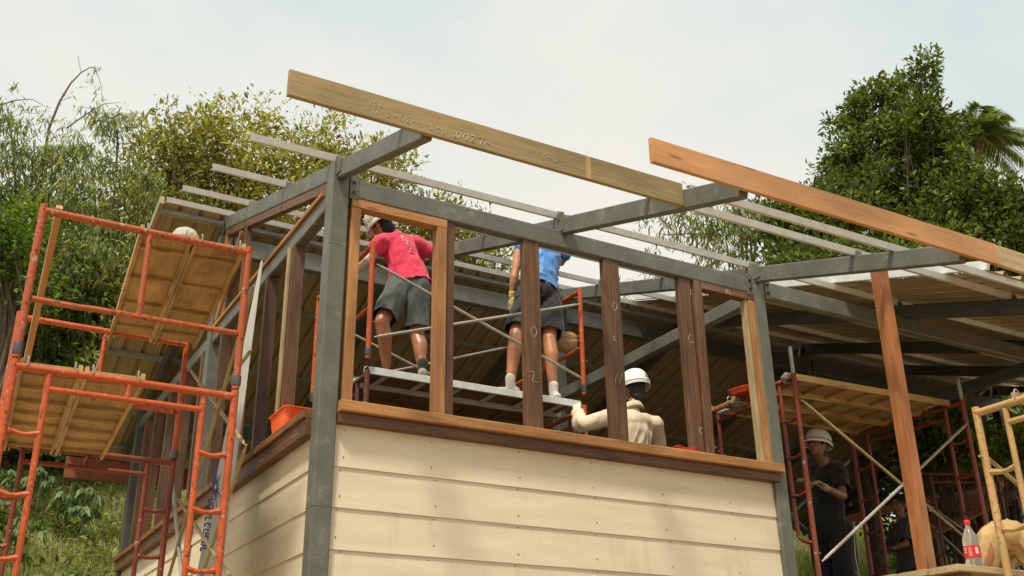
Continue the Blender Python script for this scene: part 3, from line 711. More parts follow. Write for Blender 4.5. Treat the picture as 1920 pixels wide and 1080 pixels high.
m.bar((c.x-.09, .03, 2.29), (c.x+.09, .03, 2.29), .04, .02); tag(m.build('chalk_line_reel', mplain('red plastic', (.45, .012, .012), .35, .1), None, origin=(c.x, .04, 2.264)), 'small red plastic tool lying on the front sill at the double stud', 'tool')
# rags tied to the right frame
rg = mplain('rag cloth', (.28, .25, .20), .9, .4, 25, 0, .6); gg = mplain('green rag cloth', (.22, .30, .24), .9, .3, 25, 0, .6)
def lump(c, r, sq, seed, n=16):
    m = MB(); vs = []; 
    for i in range(n+1):
        for k in range(n):
            th = math.pi*i/n; ph = 2*math.pi*k/n; d = Vector((math.sin(th)*math.cos(ph), math.sin(th)*math.sin(ph), math.cos(th)))
            rr = r*(1+.45*noise.noise(d*2.1+Vector((seed, 0, 0)))+.2*noise.noise(d*5+Vector((seed, 3, 0)))); vs.append(Vector(c)+Vector((d.x*sq[0], d.y*sq[1], d.z*sq[2]))*rr)
    fs = [(i*n+k, i*n+(k+1) % n, (i+1)*n+(k+1) % n, (i+1)*n+k) for i in range(n) for k in range(n)]; m.add(vs, fs); return m
for c, r, sq, s, lb, mt in (((4.22, .66, 3.19), .06, (.8, 1.2, .8), 3, 'crumpled pale rag on the right scaffold frame behind the last stud', mplain('pale rag cloth', (.5, .46, .38), .9, .3, 25)), ((4.22, 1.0, 3.12), .045, (.7, 1.5, .9), 8, 'brown rag knotted round the tube beside the orange tub', rg),
                     ((4.2, 1.18, 3.08), .04, (.5, 2.2, .45), 5, 'pale green rag wrapped on the right scaffold tube', gg), ((4.2, .36, 3.15), .045, (.8, 1.1, 1), 11, 'brown rag knotted beside the top of the near maroon leg', rg)):
    tag(lump(c, r, sq, s).build('rag', mt, None, origin=c, ang=80), lb, 'rag')
# tan tool pouch hanging from the orange frame
c = Vector(pt(1063, 642, 1, 1.9)); c.x = 2.80; c = pt(1063, 642, 1, 1.75)
root = empty('tool_bag', c, 'tan leather tool bag hanging by a black strap beside the blue shirted worker', 'bag')
lm = mplain('tan leather', (.34, .19, .08), .6, .25, 12, 0, .4)
m = MB(); n = 20; vs = []
for i in range(n+1):
    for k in range(n):
        th = math.pi*i/n; ph = 2*math.pi*k/n; d = Vector((math.sin(th)*math.cos(ph), math.sin(th)*math.sin(ph), math.cos(th)))
        e_ = [math.copysign(abs(q)**.7, q) for q in d]; vs.append(c+Vector((e_[0]*.105, e_[1]*.055, e_[2]*.10+.012*e_[0])))
m.add(vs, [(i*n+k, i*n+(k+1) % n, (i+1)*n+(k+1) % n, (i+1)*n+k) for i in range(n) for k in range(n)]); m.build('pouch', lm, root, ang=80)
m = MB(); m.tube([c+V(-.1, -.05, .02), c+V(0, -.062, .05), c+V(.1, -.05, .06)], .003, 5); m.tube([c+V(-.1, -.05, -.03), c+V(0, -.064, -.01), c+V(.1, -.05, .02)], .003, 5); m.build('stitching', W_PL, root)
m = MB(); st = c+V(.0, 0, .10); m.bar(st, st+V(-.01, .0, .2), .035, .004, (0, 1, 0)); m.bar(st+V(-.01, 0, .2), st+V(-.0, 0, .34), .03, .004, (0, 1, 0)); m.build('strap', mplain('black webbing', (.015, .015, .018), .7), root)
# low plank walkway with a bottle at the bottom right
WK = empty('plank_table', (3.7, -1.5, 1.2), 'rough timber bench top under the bottle at the bottom right', 'bench')
a = pt(1685, 1078, 1, -1.45); b = pt(1935, 1072, 1, -1.45)
bq = pt(1829, 1066, 1, -1.86); zt = bq.z
for k in range(3):
    m = MB(); y = -1.44-k*.20; m.box(2.95+.02*k, 4.6, y-.095, y+.095, zt-.035, zt-.002+.001*k); m.build('board', W_PL, WK)
for x in (3.1, 4.4):
    m = MB(); m.box(x-.04, x+.04, -1.9, -1.35, zt-.115, zt-.037); m.build('bearer', W_BR, WK)
    for y in (-1.42, -1.83): m = MB(); m.box(x-.04, x+.04, y-.04, y+.04, -1.32, zt-.117); m.build('leg', W_BR, WK)
# bottle
c = V(bq.x, -1.86, zt+.002)
bt = empty('soda_bottle', c, 'clear plastic soda bottle with red cap and red label standing on the bench', 'bottle')
pm, n, p, o = newmat('clear plastic'); p.inputs['Base Color'].default_value = (.62, .64, .58, 1); p.inputs['Roughness'].default_value = .15; p.inputs['Transmission Weight'].default_value = .75; p.inputs['IOR'].default_value = 1.2
m = MB(); m.lathe(c, [(.03, 0), (.042, .01), (.044, .03), (.043, .06), (.043, .115), (.044, .13), (.043, .155), (.034, .185), (.022, .21), (.0135, .228), (.0135, .245)], 24); m.build('body', pm, bt)
m = MB(); m.lathe(c, [(.0445, .055), (.0455, .056), (.0455, .119), (.0445, .12)], 28); lbm = m.build('label', mplain('red printed label', (.62, .015, .02), .4, .04, 5, 0, 0), bt)
m = MB(); m.lathe(c, [(.0155, .240), (.0165, .242), (.0165, .262), (.014, .266)], 18); m.build('bottle_cap', mplain('red cap plastic', (.70, .02, .015), .35, .05, 5, 0, 0), bt)
wm = mplain('white print', (.75, .70, .66), .5, .03, 5, 0, 0)
vd = math.atan2(CAM.y-c.y, CAM.x-c.x)
def onlab(deg, z): t = vd+R(deg); return c+V(math.cos(t)*.0462, math.sin(t)*.0462, z)
m = MB()
for a0, z, ln_ in ((-62, .105, 26), (-58, .096, 22), (-60, .084, 24)): m.tube([onlab(a0+q*ln_/5, z+.002*math.sin(q*2)) for q in range(6)], .0016, 4)
for i in range(9): m.tube([onlab(-24+q*(18+4*(i % 3))/4, .108-.0055*i) for q in range(5)], .0009, 4)
m.build('print', wm, lbm)
m = MB()
for q in range(7): m.tube([onlab(24+q*3, .074), onlab(24+q*3, .108)], .0013 if q in (0, 6) else .0008, 4)
m.tube([onlab(24+q*3, .108) for q in range(7)], .0013, 4); m.tube([onlab(24+q*3, .074) for q in range(7)], .0013, 4); m.build('print', wm, lbm)
# helmet-like white thing and distant shed -----------------------------
sh = empty('lean_to_shed', pd(1830, 1000, 15), 'low dark shed with rusty corrugated roof beyond the right scaffold', 'shed')
RUST = mpaint('rusty corrugated iron', (.42, .18, .09), (.12, .05, .03), .5, .8)
def corr(p00, p10, p01, n=26):
    p00, p10, p01 = map(Vector, (p00, p10, p01)); e1 = p10-p00; e2 = p01-p00; nm = e1.cross(e2).normalized(); vs = []; k = n*6
    for t in (0, 1):
        for i in range(k+1):
            q = p00+e1*(i/k)+e2*t+nm*.022*math.sin(2*math.pi*i/6); vs.append(q)
    for t in (0, 1):
        for i in range(k+1):
            q = p00+e1*(i/k)+e2*t+nm*(.022*math.sin(2*math.pi*i/6)-.004); vs.append(q)
    K = k+1; fs = [(i, i+1, K+i+1, K+i) for i in range(k)]+[(2*K+i, 3*K+i, 3*K+i+1, 2*K+i+1) for i in range(k)]+[(i, 2*K+i, 2*K+i+1, i+1) for i in range(k)]
    m = MB(); m.add(vs, fs); return m
q0 = pd(1735, 1012, 14.0); q1 = pd(1960, 905, 15.5); q2 = pd(1750, 945, 16.2)
corr(q2, q0, q2+(q1-q0), 11).build('roof_sheet', RUST, sh)
for uv, D in (((1752, 1000), 14.6), ((1800, 990), 15.5), ((1840, 960), 15), ((1900, 940), 16), ((1790, 960), 17)):
    t = pd(*uv, D); m = MB(); m.bar((t.x, t.y, t.z-2.2), (t.x, t.y, t.z-.02 if D < 16.5 else t.z+.3), .11, .11, (0, 1, 0)); m.build('post', W_DK, sh)
for (u0, v0), (u1, v1), D in (((1690, 905), (1960, 850), 16.5), ((1700, 870), (1960, 830), 17.5), ((1560, 985), (1760, 925), 17)):
    a = pd(u0, v0, D); b = pd(u1, v1, D); m = MB(); m.bar(a, b, .14, .3 if v0 == 905 else .12); m.build('beam', W_DK if u0 > 1600 else W_OR2, sh)
# ------------------------------------------------------------------ people
class Blob:
    """closed rounded pieces, fused into one skin by a voxel remesh"""
    def __init__(s): s.m = MB()
    def ell(s, c, r, ax=None, n=14):
        c = Vector(c); X, Y, Z = ax if ax else (V(1, 0, 0), V(0, 1, 0), V(0, 0, 1)); vs = []
        for i in range(n+1):
            for k in range(n):
                th = math.pi*(i+.02*(i == 0)-.02*(i == n))/n; ph = 2*math.pi*k/n
                vs.append(c+X*r[0]*math.sin(th)*math.cos(ph)+Y*r[1]*math.sin(th)*math.sin(ph)+Z*r[2]*math.cos(th))
        fs = [(i*n+k, (i+1)*n+k, (i+1)*n+(k+1) % n, i*n+(k+1) % n) for i in range(n) for k in range(n)]
        fs += [tuple(range(n)), tuple(n*n+k for k in range(n))[::-1]]
        s.m.add(vs, fs); return s
    def cap(s, p0, r0, p1, r1, side=None, n=14, k=6):
        """tapered limb with round ends; radii may be (side, depth) pairs"""
        p0, p1 = Vector(p0), Vector(p1); d = (p1-p0); Ln = d.length; d.normalize()
        a = (Vector(side)-d*Vector(side).dot(d)).normalized() if side is not None else d.orthogonal().normalized(); b = d.cross(a)
        r0 = r0 if isinstance(r0, tuple) else (r0, r0); r1 = r1 if isinstance(r1, tuple) else (r1, r1); vs = []; rings = 0
        for t in np.linspace(-90, 0, k+1)[0:]:
            t = R(max(t, -88)); q = p0+d*min(r0)*math.sin(t); f = math.cos(t); rings += 1
            for j in range(n): h = 2*math.pi*j/n; vs.append(q+a*r0[0]*f*math.cos(h)+b*r0[1]*f*math.sin(h))
        for t in np.linspace(0, 90, k+1):
            t = R(min(t, 88)); q = p1+d*min(r1)*math.sin(t); f = math.cos(t); rings += 1
            for j in range(n): h = 2*math.pi*j/n; vs.append(q+a*r1[0]*f*math.cos(h)+b*r1[1]*f*math.sin(h))
        fs = [(i*n+j, i*n+(j+1) % n, (i+1)*n+(j+1) % n, (i+1)*n+j) for i in range(rings-1) for j in range(n)]
        fs += [tuple(range(n))[::-1], tuple((rings-1)*n+j for j in range(n))]
        s.m.add(vs, fs); return s
    def build(s, name, mat, parent=None, origin=None, vox=.010, sm=6, wr=0., wsc=9., seed=0, wdir=None, cuts=()):
        me = bpy.data.meshes.new('tmp'); me.from_pydata(s.m.v, [], s.m.f)
        o = bpy.data.objects.new('tmp', me); COL.objects.link(o)
        md = o.modifiers.new('r', 'REMESH'); md.mode = 'VOXEL'; md.voxel_size = vox
        if sm: s2 = o.modifiers.new('s', 'SMOOTH'); s2.iterations = sm; s2.factor = .5
        dg = bpy.context.evaluated_depsgraph_get(); me2 = bpy.data.meshes.new_from_object(o.evaluated_get(dg)); me2.name = name
        bpy.data.objects.remove(o)
        if wr:
            nv = len(me2.vertices); co = np.empty(nv*3, 'f'); me2.vertices.foreach_get('co', co); co = co.reshape(-1, 3)
            no = np.empty(nv*3, 'f'); me2.vertex_normals.foreach_get('vector', no); no = no.reshape(-1, 3)
            wd = np.array(wdir if wdir else (1, 1, .45))
            for i in range(nv):
                q = Vector(co[i]*wd*wsc+seed); wv = noise.noise(q*.5); h = noise.noise(q+Vector((wv*2, -wv*1.5, wv))); h2 = noise.noise(q*2.3+Vector((5, wv, 0)))
                co[i] += no[i]*wr*((.45-abs(h)*2.2)+(.25-abs(h2)*1.1)*.6)
            me2.vertices.foreach_set('co', co.ravel()); me2.update()
        if cuts:
            import bmesh
            bm = bmesh.new(); bm.from_mesh(me2); kill = []
            for v in bm.verts:
                for p_, n_, r_ in cuts:
                    dlt = v.co-p_; h = dlt.dot(n_)
                    if h > 0 and h < .32 and (dlt-n_*h).length < r_:
                        if h < vox*1.1: v.co -= n_*h
                        else: kill.append(v)
                        break
            bmesh.ops.delete(bm, geom=list(set(kill)), context='VERTS')
            be = [e for e in bm.edges if e.is_boundary]; c_ = sum((f.calc_center_median() for f in bm.faces), Vector())/max(1, len(bm.faces))
            if be:      # turn the hem inwards
                r_ = bmesh.ops.extrude_edge_only(bm, edges=be); nv_ = [g_ for g_ in r_['geom'] if isinstance(g_, bmesh.types.BMVert)]
                for v in nv_:
                    p_, n_, rr = min(cuts, key=lambda q: (v.co-q[0]).length); dd = (p_-v.co); dd -= n_*dd.dot(n_); v.co += dd.normalized()*.006-n_*.03
            bm.to_mesh(me2); bm.free()
        me2.polygons.foreach_set('use_smooth', [True]*len(me2.polygons))
        return link(name, me2, mat, parent, origin)
def lerp(a, b, t): return Vector(a)*(1-t)+Vector(b)*t
def hand(B, wrist, dirv, palm, curl=.5, infl=0., side=1):
    """five fingers and a palm; dirv = wrist->knuckles, palm = palm facing"""
    d = Vector(dirv).normalized(); pn = (Vector(palm)-d*Vector(palm).dot(d)).normalized(); s = d.cross(pn)*side; w_ = Vector(wrist)
    kn = w_+d*.085; B.cap(w_, (.026+infl, .018+infl), kn-d*.012, (.038+infl, .015+infl), side=s)
    for i, (L_, off) in enumerate(((.072, .028), (.080, .010), (.074, -.009), (.058, -.027))):
        b = kn+s*off; c1 = curl*.9; q = b
        for j, f in enumerate((.45, .32, .23)):
            a_ = c1*(j+.6); e = (d*math.cos(a_)+pn*math.sin(a_)); q2 = q+e*L_*f; B.cap(q, .0088+infl-.0008*j, q2, .0082+infl-.0008*j, n=8, k=3); q = q2
    tb = w_+d*.028+s*.024; t1 = tb+(d*.5+s*.75+pn*.35*curl*2).normalized()*.038; t2 = t1+(d*.85+s*.1+pn*.6*curl).normalized()*.030
    B.cap(tb, .012+infl, t1, .010+infl, n=8, k=3); B.cap(t1, .010+infl, t2, .0085+infl, n=8, k=3)
def frame_of(face, up=(0, 0, 1)):
    f = Vector(face).normalized(); u = (Vector(up)-f*Vector(up).dot(f)).normalized(); return f.cross(u), f, u   # right, forward, up
def helmet(parent, c, face, up, mat, deco=None, visor=True, band=None):
    X, Y, Z = frame_of(face, up); c = Vector(c); m = MB(); n = 28; vs = []; pr = []
    prof = [(1.03, -.022), (1.05, -.006), (1.0, .0), (.985, .03), (.93, .065), (.82, .098), (.64, .124), (.40, .141), (.18, .149), (.02, .151)]
    for r_, z in prof:
        for k in range(n):
            t = 2*math.pi*k/n; fr = .035*max(0, math.sin(t))**3 if (r_ > 1.01 and visor) else 0
            vs.append(c+X*.118*r_*math.cos(t)+Y*(.142*r_*math.sin(t)+fr)+Z*(z-.4*fr))
    inner = [(.93, .0), (.80, .085), (.40, .125), (.02, .135)]
    fs = [(i*n+k, i*n+(k+1) % n, (i+1)*n+(k+1) % n, (i+1)*n+k) for i in range(len(prof)-1) for k in range(n)]
    b0 = len(vs)
    for r_, z in inner:
        for k in range(n): t = 2*math.pi*k/n; vs.append(c+X*.118*r_*math.cos(t)+Y*.142*r_*math.sin(t)+Z*z)
    fs += [(k, b0+k, b0+(k+1) % n, (k+1) % n) for k in range(n)]
    fs += [(b0+i*n+k, b0+(i+1)*n+k, b0+(i+1)*n+(k+1) % n, b0+i*n+(k+1) % n) for i in range(len(inner)-1) for k in range(n)]
    m.add(vs, fs); h = m.build('helmet', mat, parent, ang=50)
    if band: m = MB(); pts = [c+X*.122*math.cos(t)+Y*.146*math.sin(t)+Z*.012 for t in np.linspace(0, 2*math.pi, 29)]; m.tube(pts, .0035, 5); m.build('band', band, h)
    if deco: deco(h, c, X, Y, Z)
    return h
def head(B, c, X, Y, Z, s=1.):
    B.ell(c, (.074*s, .092*s, .108*s), (X, Y, Z)); B.ell(c-Z*.055*s+Y*.02*s, (.054*s, .062*s, .058*s), (X, Y, Z))      # skull, jaw
    B.cap(c+Y*.088*s+Z*.012*s, .009, c+Y*.108*s-Z*.024*s, .013, n=8, k=3)                                               # nose
    B.cap(c+Y*.082*s-X*.045*s+Z*.028*s, .011, c+Y*.082*s+X*.045*s+Z*.028*s, .011, n=8, k=3)                             # brow
    B.cap(c+Y*.083*s-X*.018*s-Z*.052*s, .009, c+Y*.083*s+X*.018*s-Z*.052*s, .009, n=8, k=3)                             # lips
    B.ell(c+Y*.07*s-Z*.092*s, (.026, .02, .02), (X, Y, Z))                                                              # chin
    for k in (-1, 1): B.ell(c+X*k*.076*s-Z*.008*s-Y*.005, (.010, .019, .030), (X, Y, Z), 8)
def shoe(parent, ank, toe, mat, solemat, sock=None):
    ank = Vector(ank); d = (Vector(toe)-ank); d.z = 0; d.normalize(); z0 = min(Vector(toe).z, ank.z-.08)+.0
    B = Blob(); g = V(ank.x, ank.y, z0)
    B.cap(g-d*.045+V(0, 0, .04), (.036, .036), g+d*.10+V(0, 0, .038), (.044, .032), side=d.cross(V(0, 0, 1))); B.cap(g+d*.09+V(0, 0, .034), (.044, .030), g+d*.175+V(0, 0, .03), (.038, .026), side=d.cross(V(0, 0, 1)))
    B.cap(g+V(0, 0, .05), .040, g-d*.005+V(0, 0, .085), .038)
    o = B.build('shoe', mat, parent, vox=.008, sm=4)
    m = MB(); n = 20; vs = []
    s_ = d.cross(V(0, 0, 1))
    for z in (0.0, .022):
        for k in range(n):
            t = 2*math.pi*k/n; vs.append(g+d*(.065+.150*math.cos(t))+s_*.047*math.sin(t)*(1+.12*math.cos(t))+V(0, 0, z))
    m.add(vs, [(k, (k+1) % n, n+(k+1) % n, n+k) for k in range(n)]+[tuple(range(n))[::-1], tuple(range(n, 2*n))]); m.build('sole', solemat, o, ang=50)
    if sock:
        B = Blob(); B.cap(ank-V(0, 0, .01), .040, ank+V(0, 0, .065), .043); B.build('sock', sock, parent, vox=.008, sm=3)
def person(J, label, skin, shirt=None, sleeve=.55, legs=None, leglen=1.0, legw=1., shirt_long=.06, group=None, gloves=(None, None), helm=None, vox=.009, hands=None, wr=.006, helmdeco=None, hair=None, shirt2=None, loose=1.0, base=None, hatband=None, collar=None, visor=True):
    g = {k: Vector(v) for k, v in J.items()}
    sd = (g['shR']-g['shL']).normalized(); pel, ch, nk, hd = g['pelvis'], g['chest'], g['neck'], g['head']
    face = g['face']; X, Y, Z = frame_of(face, g.get('hup', V(0, 0, 1)))
    B = Blob(); waist = lerp(pel, ch, .45); hs = (g['hipR']-g['hipL']).normalized()
    B.cap(pel, (.150, .100), waist, (.128, .092), side=hs); B.cap(waist, (.128, .092), ch, (.155, .105), side=sd)
    shc = lerp(g['shL'], g['shR'], .5); B.cap(ch, (.155, .105), lerp(ch, shc, .75), (.130, .080), side=sd)
    B.cap(g['shL']+sd*.02, .052, g['shR']-sd*.02, .052); B.cap(shc, .062, hd-Z*.06, .052)
    head(B, hd, X, Y, Z)
    for s in 'LR':
        sh, el, ha = g['sh'+s], g['el'+s], g['ha'+s]
        B.cap(sh, .052, el, .038); B.cap(el, .040, lerp(el, ha, .3), .040); B.cap(lerp(el, ha, .3), .040, ha, .025)
        hp, kn, an = g['hip'+s], g['knee'+s], g['ank'+s]
        bk = g['calf'+s] if 'calf'+s in g else (-Y)
        B.cap(hp, .086, lerp(hp, kn, .5), .076); B.cap(lerp(hp, kn, .5), .076, kn, .060)
        c1 = lerp(kn, an, .3)+bk*.016; B.cap(kn, .058, c1, .062); B.cap(c1, .062, lerp(kn, an, .62), .048); B.cap(lerp(kn, an, .62), .048, an, .035); B.cap(an, .032, an-V(0, 0, .04)+Y*.03, .030)
        gd = (hands or {}).get(s)
        if gd: hand(B, ha, gd[0], gd[1], gd[2], 0, gd[3] if len(gd) > 3 else 1)
    base = base or V(pel.x, pel.y, min(g['ankL'].z, g['ankR'].z)-.08)
    P = B.build('person', skin, None, origin=base, vox=vox, sm=5); tag(P, label, 'person', group)
    if shirt:
        B = Blob(); i = .020*loose; cuts = []; ax_ = (waist-pel).normalized(); hem = lerp(pel, waist, .08)-ax_*shirt_long; cuts.append((hem, -ax_, .26))
        B.cap(hem-ax_*.07, (.156+i, .114+i), waist, (.142+i, .106+i), side=hs)
        B.cap(waist, (.138+i, .100+i), ch, (.158+i, .110+i), side=sd); B.cap(ch, (.158+i, .110+i), lerp(ch, shc, .8), (.135+i, .085+i), side=sd)
        B.cap(g['shL']+sd*.02, .058+i, g['shR']-sd*.02, .058+i); B.cap(shc, .072, lerp(shc, nk, .6), .062)
        for s in 'LR':
            sh, el, ha = g['sh'+s], g['el'+s], g['ha'+s]; sl = sleeve[s] if isinstance(sleeve, dict) else sleeve
            if sl <= 0: continue
            if sl < 1: B.cap(sh, .056+i, lerp(sh, el, sl+.25), .058+i*1.2); cuts.append((lerp(sh, el, sl), (el-sh).normalized(), .12))
            else: B.cap(sh, .056+i, el, .046+i); B.cap(el, .046+i, lerp(el, ha, sl-1), .034+i)
        o = B.build('shirt', shirt, P, vox=.009, sm=4, wr=wr, wsc=9, seed=random.random()*9, cuts=cuts)
    if shirt2:                                    # arm guards
        for s, mt in shirt2.items():
            B = Blob(); sh, el, ha = g['sh'+s], g['el'+s], g['ha'+s]; B.cap(lerp(sh, el, .3), .056, el, .045); B.cap(el, .046, ha, .031); B.build('arm_sleeve', mt, P, vox=.009, sm=3, wr=.003, wsc=16)
    if legs:
        B = Blob(); i = .018*legw; cuts = []
        B.cap(lerp(pel, waist, .25 if leglen <= 1 else .45), (.130+i*.6, .094+i*.6), pel-(waist-pel).normalized()*.05, (.148+i*.7, .110+i*.7), side=hs)
        for s in 'LR':
            hp, kn, an = g['hip'+s], g['knee'+s], g['ank'+s]
            if leglen <= 1: B.cap(hp, .088+i*.8, lerp(hp, kn, leglen+.22), .084+i*1.3); cuts.append((lerp(hp, kn, leglen), (kn-hp).normalized(), .17))
            else: B.cap(hp, .094+i, kn, .066+i*1.3); B.cap(kn, .066+i*1.3, lerp(kn, an, leglen-1), .050+i*1.5)
        B.build('shorts' if leglen <= 1 else 'trousers', legs, P, vox=.010, sm=4, wr=wr, wsc=9, seed=random.random()*9, wdir=(1, 1, .35), cuts=cuts)
    for s, gm_ in zip('LR', gloves):
        if gm_:
            B = Blob(); ha = g['ha'+s]; gd = (hands or {}).get(s); hand(B, ha, gd[0], gd[1], gd[2], .0035, gd[3] if len(gd) > 3 else 1)
            B.cap(lerp(ha, g['el'+s], .18), .034, ha, .031); B.build('glove', gm_, P, vox=.007, sm=3)
    if hair:
        B = Blob(); B.ell(hd+Z*.01-Y*.012, (.080, .094, .106), (X, Y, Z)); B.ell(hd-Z*.075-Y*.040, (.066, .056, .070), (X, Y, Z)); B.build('hair', hair, P, vox=.010, sm=2, wr=.003, wsc=30)
    if helm: helmet(P, hd+Z*.022-Y*.006, face+V(0, 0, 0), Z, helm, helmdeco, visor, hatband)
    if collar:
        m = MB(); cc = lerp(shc, nk, .85); n_c = 20
        rg_ = [(.078, -.03), (.074, .0), (.066, .022), (.070, .030), (.086, .004), (.092, -.016), (.088, -.022)]
        vs = [cc+X*r_*1.02*math.cos(t)+Y*r_*math.sin(t)+V(0, 0, 1)*(z_-.012*math.sin(t)) for r_, z_ in rg_ for t in [2*math.pi*k/n_c for k in range(n_c)]]
        m.add(vs, [(a_*n_c+k, a_*n_c+(k+1) % n_c, (a_+1)*n_c+(k+1) % n_c, (a_+1)*n_c+k) for a_ in range(len(rg_)-1) for k in range(n_c)]); m.build('collar', collar, P, ang=60)
    return P, g
def mskin(name, c):
    m, n, p, o = newmat(name); a = noi(n, vecsrc(n, (1, 1, 1), False), 14, 4, .6)
    cc = ramp(n, a, [(.3, tuple(x*.82 for x in c)), (.7, tuple(x*1.12 for x in c))]); n.links.new(cc, p.inputs['Base Color'])
    p.inputs['Roughness'].default_value = .42; p.inputs['Subsurface Weight'].default_value = .12; p.inputs['Subsurface Radius'].default_value = (.02, .008, .004); return m
def mcloth(name, c, var=.12, rough=.85, scale=60):
    m, n, p, o = newmat(name); a = noi(n, vecsrc(n, (1, 1, 1), False), scale, 4, .6); b = noi(n, vecsrc(n, (1, 1, 1), False), 7, 4, .6)
    cc = ramp(n, b, [(.3, tuple(x*(1-var) for x in c)), (.7, tuple(x*(1+var) for x in c))]); n.links.new(cc, p.inputs['Base Color'])
    p.inputs['Roughness'].default_value = rough; p.inputs['Sheen Weight'].default_value = .15; bump(n, p, a, .25, .002); return m
SK1 = mskin('tanned skin', (.36, .15, .075)); SK2 = mskin('light tanned skin', (.46, .20, .10)); SK3 = mskin('brown skin', (.26, .12, .07))
HELM = mplain('white helmet plastic', (.78, .79, .78), .25, .04, 6, 0, 0); HELM2 = mplain('spattered helmet plastic', (.62, .58, .52), .4, .1, 30, 0, 0)
RED = mcloth('crimson jersey', (.60, .022, .075)); GREY = mcloth('charcoal cotton', (.055, .065, .065)); BLUE = mcloth('sky blue sports fabric', (.035, .17, .46), .35, .5); NAVY = mcloth('navy black fabric', (.006, .007, .013), .2)
CREAM = mcloth('cream cotton', (.62, .52, .38)); BLACK = mcloth('black cotton', (.005, .005, .006)); OFFW = mcloth('off white sleeve', (.62, .58, .50)); KHAKI = mcloth('khaki cotton', (.50, .33, .14), .12)
HAIR = mplain('black hair', (.022, .016, .013), .6, .2, 30); SHOE1 = mcloth('grey shoe fabric', (.30, .28, .24)); SHOE2 = mcloth('white shoe fabric', (.55, .52, .46)); SOLE = mplain('shoe sole', (.35, .33, .29), .7)
GLOVE = mcloth('yellow work glove', (.55, .42, .16)); GLOVE2 = mcloth('cream work glove', (.62, .56, .46)); GLOVEG = mcloth('green and tan glove', (.32, .26, .13)); SOCKW = mcloth('white sock', (.6, .58, .55)); SOCKB = mcloth('black sock', (.012, .012, .014))
Y1 = lambda u, v, y: pt(u, v, 1, y)
DZ = 2.968
# 1: worker in the red shirt
J = dict(pelvis=Y1(770, 530, 1.55), chest=Y1(750, 470, 1.68), neck=Y1(730, 434, 1.72), head=Y1(715, 420, 1.76), face=V(-.3, .9, -.35), hup=V(-.55, .2, .8),
         shL=Y1(716, 454, 1.62), shR=Y1(780, 458, 1.82), elL=Y1(690, 486, 1.70), haL=Y1(664, 512, 1.95), elR=Y1(818, 486, 1.9), haR=Y1(850, 470, 2.05),
         hipL=Y1(748, 538, 1.55), hipR=Y1(784, 540, 1.50), kneeL=Y1(716, 604, 1.42), kneeR=Y1(782, 630, 1.46))
J['ankL'] = V(Y1(727, 682, 1.50).x, 1.50, DZ+.085); J['ankR'] = V(Y1(793, 690, 1.33).x, 1.33, DZ+.085)
J['calfR'] = V(.5, -.8, 0); J['calfL'] = V(.3, -.6, 0)
def deco1(h, c, X, Y, Z):
    m = MB(); rd = random.Random(4)
    for i in range(40):
        t = rd.uniform(0, 2*math.pi); z = rd.uniform(.01, .10); r_ = math.sqrt(max(0, 1-(z/.152)**2)); q = c+X*.119*r_*math.cos(t)+Y*.143*r_*math.sin(t)+Z*z; nn_ = (q-c).normalized(); m.lathe(q, [(.006, -.001), (.005, .0016)], 6, nn_)
    m.build('paint_spots', mplain('dried paint', (.12, .10, .10), .7), h)
P1, g = person(J, 'worker in crimson t-shirt and grey shorts leaning left on the inner scaffold', SK1, RED, .55, GREY, .88, 1., hands={'L': (V(-.6, .7, -.2), V(0, 0, -1), .9), 'R': (V(.8, .3, .1), V(0, 0, -1), .8)}, helm=HELM2, helmdeco=deco1, hair=BLACK, shirt2={'L': OFFW}, wr=.014)
for s, t in (('L', V(.75, .6, 0)), ('R', V(.5, .8, 0))): shoe(P1, g['ank'+s], g['ank'+s]+t*.1-V(0, 0, .085), SHOE1, SOLE, SOCKB)
m = MB(); rd = random.Random(9); up_ = (g['chest']-g['pelvis']).normalized(); s_ = (g['shR']-g['shL']).normalized(); nb = s_.cross(up_).normalized()
from mathutils.bvhtree import BVHTree
def project(o, uvs, r, name, mat, lift=.002):
    """print strokes lying on the cloth"""
    mw = wloc(o); vs = [v.co+mw for v in o.data.vertices]; bv = BVHTree.FromPolygons(vs, [p.vertices for p in o.data.polygons]); m = MB()
    for st in uvs:
        ps = []
        for u, v in st:
            d = ray(u, v).normalized(); h, n_, _, _ = bv.ray_cast(CAM, d)
            if h: ps.append(h+n_*lift)
        if len(ps) > 1: m.tube(ps, r, 5)
    if m.v: m.build(name, mat, o)
shirt = [c for c in P1.children if c.name.startswith('shirt')][0]
sts = []
for k in range(13):
    t = k/13; u = 745+t*30; v = 428+t*48; sts.append([(u+rd.uniform(-6, 6), v+rd.uniform(-3, 3)), (u+rd.uniform(-6, 6), v+rd.uniform(-3, 4)), (u+rd.uniform(-2, 8), v+rd.uniform(0, 6))])
project(shirt, [sum(sts, [])], .004, 'printed_text', mplain('pink white print', (.75, .42, .42), .8))
